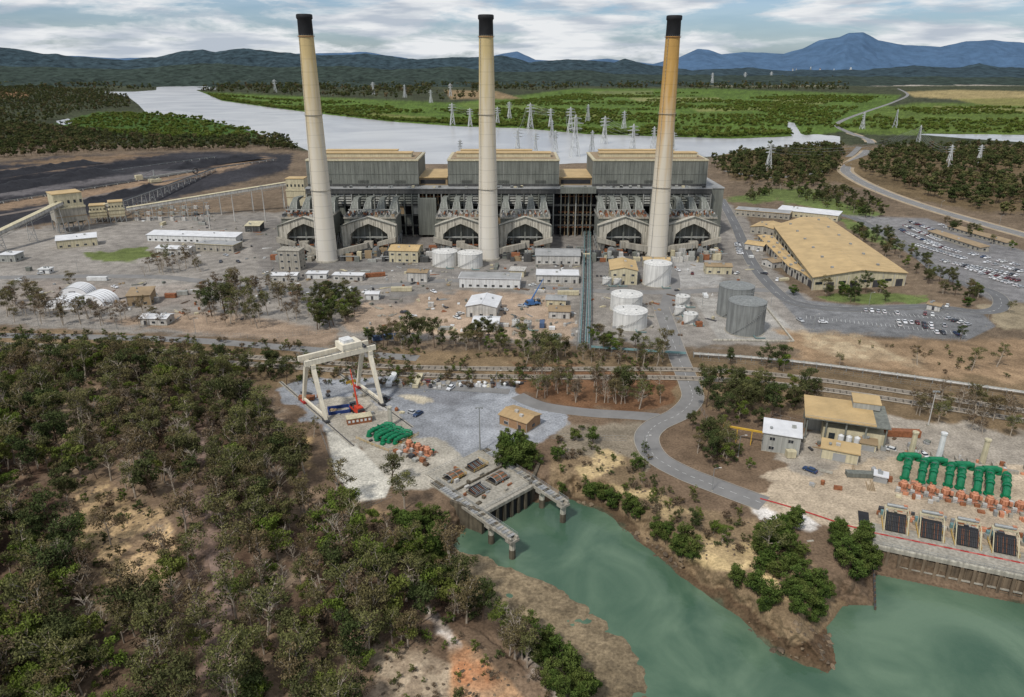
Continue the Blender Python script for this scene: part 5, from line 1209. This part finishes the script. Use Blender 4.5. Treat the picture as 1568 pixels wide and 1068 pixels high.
man=[tree('man%d'%i,3.8+.5*i,2.4,9,1200,.26,LM_man,barkd,.1,seed=i+81,cl=1.25) for i in range(3)]
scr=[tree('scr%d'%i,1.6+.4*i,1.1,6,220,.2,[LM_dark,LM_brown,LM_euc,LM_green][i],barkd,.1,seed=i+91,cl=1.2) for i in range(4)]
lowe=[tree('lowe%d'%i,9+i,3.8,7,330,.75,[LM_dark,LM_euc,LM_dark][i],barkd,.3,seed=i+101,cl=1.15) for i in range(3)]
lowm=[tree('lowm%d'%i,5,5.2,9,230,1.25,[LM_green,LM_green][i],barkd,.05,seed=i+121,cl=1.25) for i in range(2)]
NK={}
def coll(name,meshes):
    c=bpy.data.collections.new(name)
    for i,m in enumerate(meshes):
        o=bpy.data.objects.new('%s_%02d'%(name,i),m);c.objects.link(o)
    NK[c]=len(meshes);return c
C_bush=coll('bush_tree_kind',euc+eucg[:2]+eucd[:2]+eucb+dead[:2]);C_green=coll('green_tree_kind',eucg+eucd[:1]);C_dark=coll('grove_tree_kind',eucd+euc[:1]+eucg[:1]);C_brown=coll('dry_tree_kind',eucb+euc[:3]+dead[:1]);C_man=coll('mangrove_kind',man);C_scr=coll('scrub_kind',scr);C_far=coll('far_tree_kind',lowe);C_farm=coll('far_mangrove_kind',lowm)
def rock(seed):
    g=np.random.default_rng(seed);import bmesh
    bm=bmesh.new();bmesh.ops.create_icosphere(bm,subdivisions=2,radius=.5)
    for v in bm.verts:
        k=.75+.5*g.random();v.co=Vector((v.co.x*k*1.3,v.co.y*k,v.co.z*k*.7))
    me=bpy.data.meshes.new('rock%d'%seed);bm.to_mesh(me);bm.free();me.materials.append(mat('rock_%d'%(seed%2),L(122,106,86) if seed%2 else L(92,80,66),.9,.3,1.5));return me
C_rock=coll('rock_kind',[rock(i) for i in range(4)])
def inside(x,y,P): return sd(x,y,P,0)>0
def scatter(name,c,polys,area,smin,smax,excl=(),clump=0,seed=0,maxn=60000,zmin=.15,cth=.45):
    g=np.random.default_rng(seed+100);pts=[]
    for poly in polys:
        W_=np.array([G(u,v,float(hfun(np.array([u]),np.array([v]))[0])) for u,v in poly]);x0,y0=W_.min(0);x1,y1=W_.max(0)
        n=int(min(maxn*6,(x1-x0)*(y1-y0)/area));x=g.uniform(x0,x1,n);y=g.uniform(y0,y1,n)
        k=inside(x,y,W_);x,y=x[k],y[k]
        if clump: k=fbm(x/clump,y/clump,seed+5,3)>cth;x,y=x[k],y[k]
        z=gz(x,y);u,v=inv(x,y,z)
        k=z>WZ+zmin
        for e in excl: k&=~inside(u,v,e)
        pts.append(np.stack([x[k],y[k],z[k]],-1))
    p=np.concatenate(pts)[:maxn];n=len(p)
    if n==0: return
    me=bpy.data.meshes.new(name);me.vertices.add(n);me.vertices.foreach_set('co',(p-np.array([0,0,.1])).astype(np.float32).ravel())
    a=me.attributes.new('rot','FLOAT_VECTOR','POINT');r=np.zeros((n,3));r[:,2]=g.uniform(0,6.28,n);r[:,:2]=g.normal(0,.05,(n,2));a.data.foreach_set('vector',r.astype(np.float32).ravel())
    a=me.attributes.new('scl','FLOAT_VECTOR','POINT');s=smin+(smax-smin)*g.random(n)**1.2;h=g.uniform(.85,1.2,n);a.data.foreach_set('vector',np.stack([s,s,s*h],-1).astype(np.float32).ravel())
    a=me.attributes.new('pick','INT','POINT');a.data.foreach_set('value',g.integers(0,NK[c],n).astype(np.int32))
    o=bpy.data.objects.new(name,me);scene.collection.objects.link(o)
    ng=bpy.data.node_groups.new(name+'_nodes','GeometryNodeTree');ng.interface.new_socket('Geometry',in_out='INPUT',socket_type='NodeSocketGeometry');ng.interface.new_socket('Geometry',in_out='OUTPUT',socket_type='NodeSocketGeometry')
    N=ng.nodes;K=ng.links;gi=N.new('NodeGroupInput');go=N.new('NodeGroupOutput');ip=N.new('GeometryNodeInstanceOnPoints');ci=N.new('GeometryNodeCollectionInfo');ci.inputs['Collection'].default_value=c;ci.inputs['Separate Children'].default_value=True;ci.inputs['Reset Children'].default_value=True
    def na(t,nm): x=N.new('GeometryNodeInputNamedAttribute');x.data_type=t;x.inputs['Name'].default_value=nm;return [q for q in x.outputs if q.enabled and q.name=='Attribute'][0]
    er=N.new('FunctionNodeEulerToRotation');K.new(na('FLOAT_VECTOR','rot'),er.inputs[0])
    K.new(gi.outputs[0],ip.inputs['Points']);K.new(ci.outputs[0],ip.inputs['Instance']);ip.inputs['Pick Instance'].default_value=True;K.new(na('INT','pick'),ip.inputs['Instance Index']);K.new(er.outputs[0],ip.inputs['Rotation']);K.new(na('FLOAT_VECTOR','scl'),ip.inputs['Scale']);K.new(ip.outputs[0],go.inputs[0])
    md=o.modifiers.new('instances','NODES');md.node_group=ng
    print(name,n)
CLR=[[(105,750),(160,735),(240,790),(255,850),(220,885),(160,860),(120,820)],[(140,900),(190,885),(240,870),(215,920),(165,945)],[(95,630),(110,615),(125,660),(115,720)],[(660,948),(720,985),(790,1030),(880,1070),(910,1200),(560,1200),(575,990),(640,1000)],[(300,660),(320,650),(340,900),(350,1040),(325,1040),(308,860)],[(453,668),(478,665),(484,720),(460,716)],[(620,720),(660,715),(740,790),(690,800)],[(455,600),(660,600),(660,640),(560,700),(500,660)]]
B1=[(-280,600),(0,572),(150,562),(300,575),(380,590),(425,640),(470,700),(480,760),(560,800),(640,850),(700,900),(790,960),(840,1010),(870,1150),(-280,1150)]
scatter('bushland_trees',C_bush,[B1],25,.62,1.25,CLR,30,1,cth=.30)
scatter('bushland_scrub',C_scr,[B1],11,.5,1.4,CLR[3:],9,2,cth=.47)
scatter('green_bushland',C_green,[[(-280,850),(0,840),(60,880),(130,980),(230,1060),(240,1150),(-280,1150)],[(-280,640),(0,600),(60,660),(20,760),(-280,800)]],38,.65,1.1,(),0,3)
scatter('verge_trees',C_dark,[[(0,548),(120,540),(430,565),(450,592),(380,588),(200,564),(0,572)],[(-200,548),(0,548),(0,575),(-200,600)]],40,.6,1.0,(),0,4)
scatter('verge_trees',C_brown,[[(780,588),(900,588),(1035,590),(1030,612),(985,628),(900,622),(800,606)],[(800,545),(1030,550),(1030,562),(800,560)],[(1380,612),(1720,655),(1720,690),(1568,688),(1400,640)]],34,.6,1.0,(),0,5)
scatter('dark_grove',C_dark,[[(1066,632),(1075,590),(1110,586),(1240,606),(1330,618),(1230,630),(1180,655),(1110,660),(1120,720),(1080,718),(1050,690)],[(465,470),(490,455),(560,452),(540,500),(480,512)],[(560,512),(780,522),(780,542),(560,536)],[(790,530),(890,540),(870,558),(800,552)],[(905,515),(985,520),(980,548),(915,545)],[(1080,555),(1240,570),(1240,576),(1080,562)]],38,.6,1.05,(),0,6)
scatter('yard_trees',C_brown,[[(300,465),(330,440),(400,440),(460,450),(460,490),(400,505),(310,500)],[(0,470),(60,440),(60,500),(0,500)],[(60,480),(300,488),(300,506),(60,500)],[(215,405),(300,400),(310,420),(220,424)]],60,.7,1.15,(),0,7)
scatter('riverbank_mangroves',C_man,[[(840,742),(930,752),(990,790),(1050,842),(1120,888),(1200,925),(1180,945),(1110,912),(1040,866),(985,815),(920,772),(845,760)],[(1150,818),(1215,800),(1238,840),(1225,880),(1170,890)],[(1270,808),(1340,830),(1345,885),(1300,905),(1280,870)],[(1205,905),(1270,880),(1262,965),(1210,955)],[(800,955),(840,985),(920,1060),(925,1130),(860,1100),(800,1000)],[(600,800),(680,810),(690,860),(760,925),(700,910),(620,860)],[(760,682),(800,672),(828,712),(800,725),(770,715)]],5.5,.6,1.15,[[(1226,800),(1300,905),(1275,905),(1205,830)]],0,8,zmin=.8)
scatter('bank_scrub',C_scr,[[(850,660),(985,650),(1000,740),(1160,790),(1240,850),(1200,930),(1040,860),(930,760),(850,720)],[(1060,630),(1130,650),(1130,730),(1070,715)],[(-100,500),(500,530),(780,545),(1000,545),(1000,600),(780,598),(440,590),(-100,560)]],14,.6,1.4,(),12,9)
scatter('field_scrub',C_scr,[[(1200,520),(1560,540),(1560,595),(1250,555)]],60,.5,1.2,(),20,19)
scatter('bank_trees',C_green,[[(1010,770),(1090,800),(1120,860),(1060,850)],[(980,730),(1010,750),(1000,780),(965,750)],[(850,690),(870,720),(850,730)],[(1110,690),(1160,700),(1140,730)]],34,.3,.6,(),0,10)
scatter('riverbank_rocks',C_rock,[[(860,755),(930,775),(985,820),(1050,872),(1130,925),(1200,985),(1262,950),(1290,1010),(1265,1040),(1190,1015),(1120,948),(1035,888),(970,835),(920,792)],[(690,850),(760,920),(850,985),(920,1060),(900,1100),(820,1000),(700,910)]],2.2,.3,1.5,(),8,16,zmin=-.3)
scatter('scattered_rocks',C_rock,[[(850,690),(960,690),(1000,750),(1160,800),(1240,850),(1200,930),(1040,850),(930,750)],[(570,980),(700,960),(790,1030),(890,1080),(900,1150),(560,1150)],[(100,740),(260,740),(260,950),(110,950)],[(640,830),(760,920),(700,920)]],4,.15,.9,(),8,17)
scatter('eroded_slope_scrub',C_scr,[[(560,980),(700,960),(790,1030),(890,1080),(900,1150),(560,1150)]],16,.4,1.1,(),0,20)
scatter('carpark_trees',C_dark,[[(1275,345),(1350,365),(1400,390),(1440,425),(1500,448),(1500,470),(1440,450),(1390,415),(1330,380)],[(1240,450),(1330,445),(1420,455),(1410,468),(1260,465)],[(1170,285),(1260,282),(1360,318),(1350,340),(1260,318)],[(1440,340),(1560,380),(1560,388),(1440,350)],[(1130,300),(1160,292),(1190,300),(1150,310)],[(1200,228),(1280,224),(1290,260),(1230,280)]],85,.5,.9,(),0,11)
far1=[[(1092,244),(1180,230),(1290,226),(1296,250),(1250,284),(1140,284),(1095,262)],[(1340,224),(1720,228),(1720,370),(1568,348),(1440,312),(1350,284),(1312,262)],[(-260,190),(0,190),(80,196),(200,210),(330,216),(430,214),(460,232),(330,230),(200,232),(60,240),(-260,260)],[(-260,135),(0,130),(190,142),(205,165),(120,172),(60,190),(-260,185)],[(200,300),(330,270),(450,246),(460,262),(330,292),(240,318)],[(20,425),(120,400),(225,402),(225,412),(60,432)],[(340,330),(440,318),(440,345),(350,350)],[(-260,225),(0,235),(0,250),(-260,255)]]
RDX=[(1290,200),(1345,215),(1342,236),(1314,256),(1320,266),(1440,308),(1720,380),(1720,410),(1400,330),(1285,280),(1278,250),(1308,232)]
scatter('background_woodland',C_far,far1,100,.6,1.25,[RDX],60,12,14000,cth=.36)
far2=[[(290,143),(420,152),(700,165),(880,145),(1100,142),(1370,150),(1345,172),(1280,202),(1240,206),(1120,211),(900,204),(800,195),(700,192),(500,174),(340,154)],[(1290,198),(1350,168),(1720,160),(1720,206),(1450,204)],[(90,190),(150,174),(250,175),(330,186),(412,206),(330,211),(200,206)]]
scatter('mangrove_forest',C_farm,far2,300,.5,1.0,[[(1340,150),(1400,150),(1400,160),(1300,190),(1270,190)]],220,13,22000,cth=.46)
scatter('river_edge_mangroves',C_farm,[[(300,144),(420,163),(600,183),(800,192),(900,200),(1100,207),(1240,202),(1240,207),(1100,212),(900,205),(800,196),(600,186),(420,167),(320,152)],[(90,196),(200,203),(330,209),(412,207),(330,213),(200,208)]],110,.6,1.1,(),0,18,9000)
scatter('lowland_forest',C_far,[[(-100,116),(1300,120),(1300,140),(880,136),(680,158),(320,142),(190,138),(-100,132)]],2400,1.2,2.4,(),300,14,9000)
def itree(name,m,u,v,s):
    p=gp(u,v);o=bpy.data.objects.new(name,m);o.location=(p.x,p.y,p.z-.1);o.scale=(s,s,s);o.rotation_euler=(0,0,R.uniform(0,6.28));scene.collection.objects.link(o)
for (u,v,s) in [(170,835,1),(480,670,.6),(735,520,.7),(760,525,.8),(650,505,.6),(1405,560,.7),(1487,568,.8),(1525,562,.8),(1545,480,.6),(1470,520,.6),(1285,560,.5),(345,480,1.5),(375,490,1.4),(325,485,1.3),(432,470,1.2),(112,445,.9),(245,418,1.1),(285,412,1.1),(960,610,1.1),(830,585,1.2),(1180,640,1.2),(250,665,1.3),(1175,860,1.0),(620,780,1.1),(600,740,.9)]: itree('eucalyptus_tree',R.choice(euc+eucd),u,v,s)
for (u,v,s) in [(783,705,1.8),(800,718,1.5),(880,675,1.0),(908,680,1.1),(770,712,1.3),(1305,440,1.8),(1290,452,1.6),(1495,455,1.5),(1320,330,1.7),(1208,292,1.8),(1170,300,1.6),(1215,452,1.2),(495,495,1.8),(510,478,1.8),(530,490,1.6),(975,720,1.1),(1480,470,1.2),(852,705,1.1)]: itree('broadleaf_tree',R.choice(man),u,v,s)
for (u,v,s) in [(780,1005,.8),(560,1000,1),(640,930,1),(400,960,1.1),(270,760,1.0)]: itree('bare_tree',dead[1],u,v,s)
print('DONE',time.time()-T0)
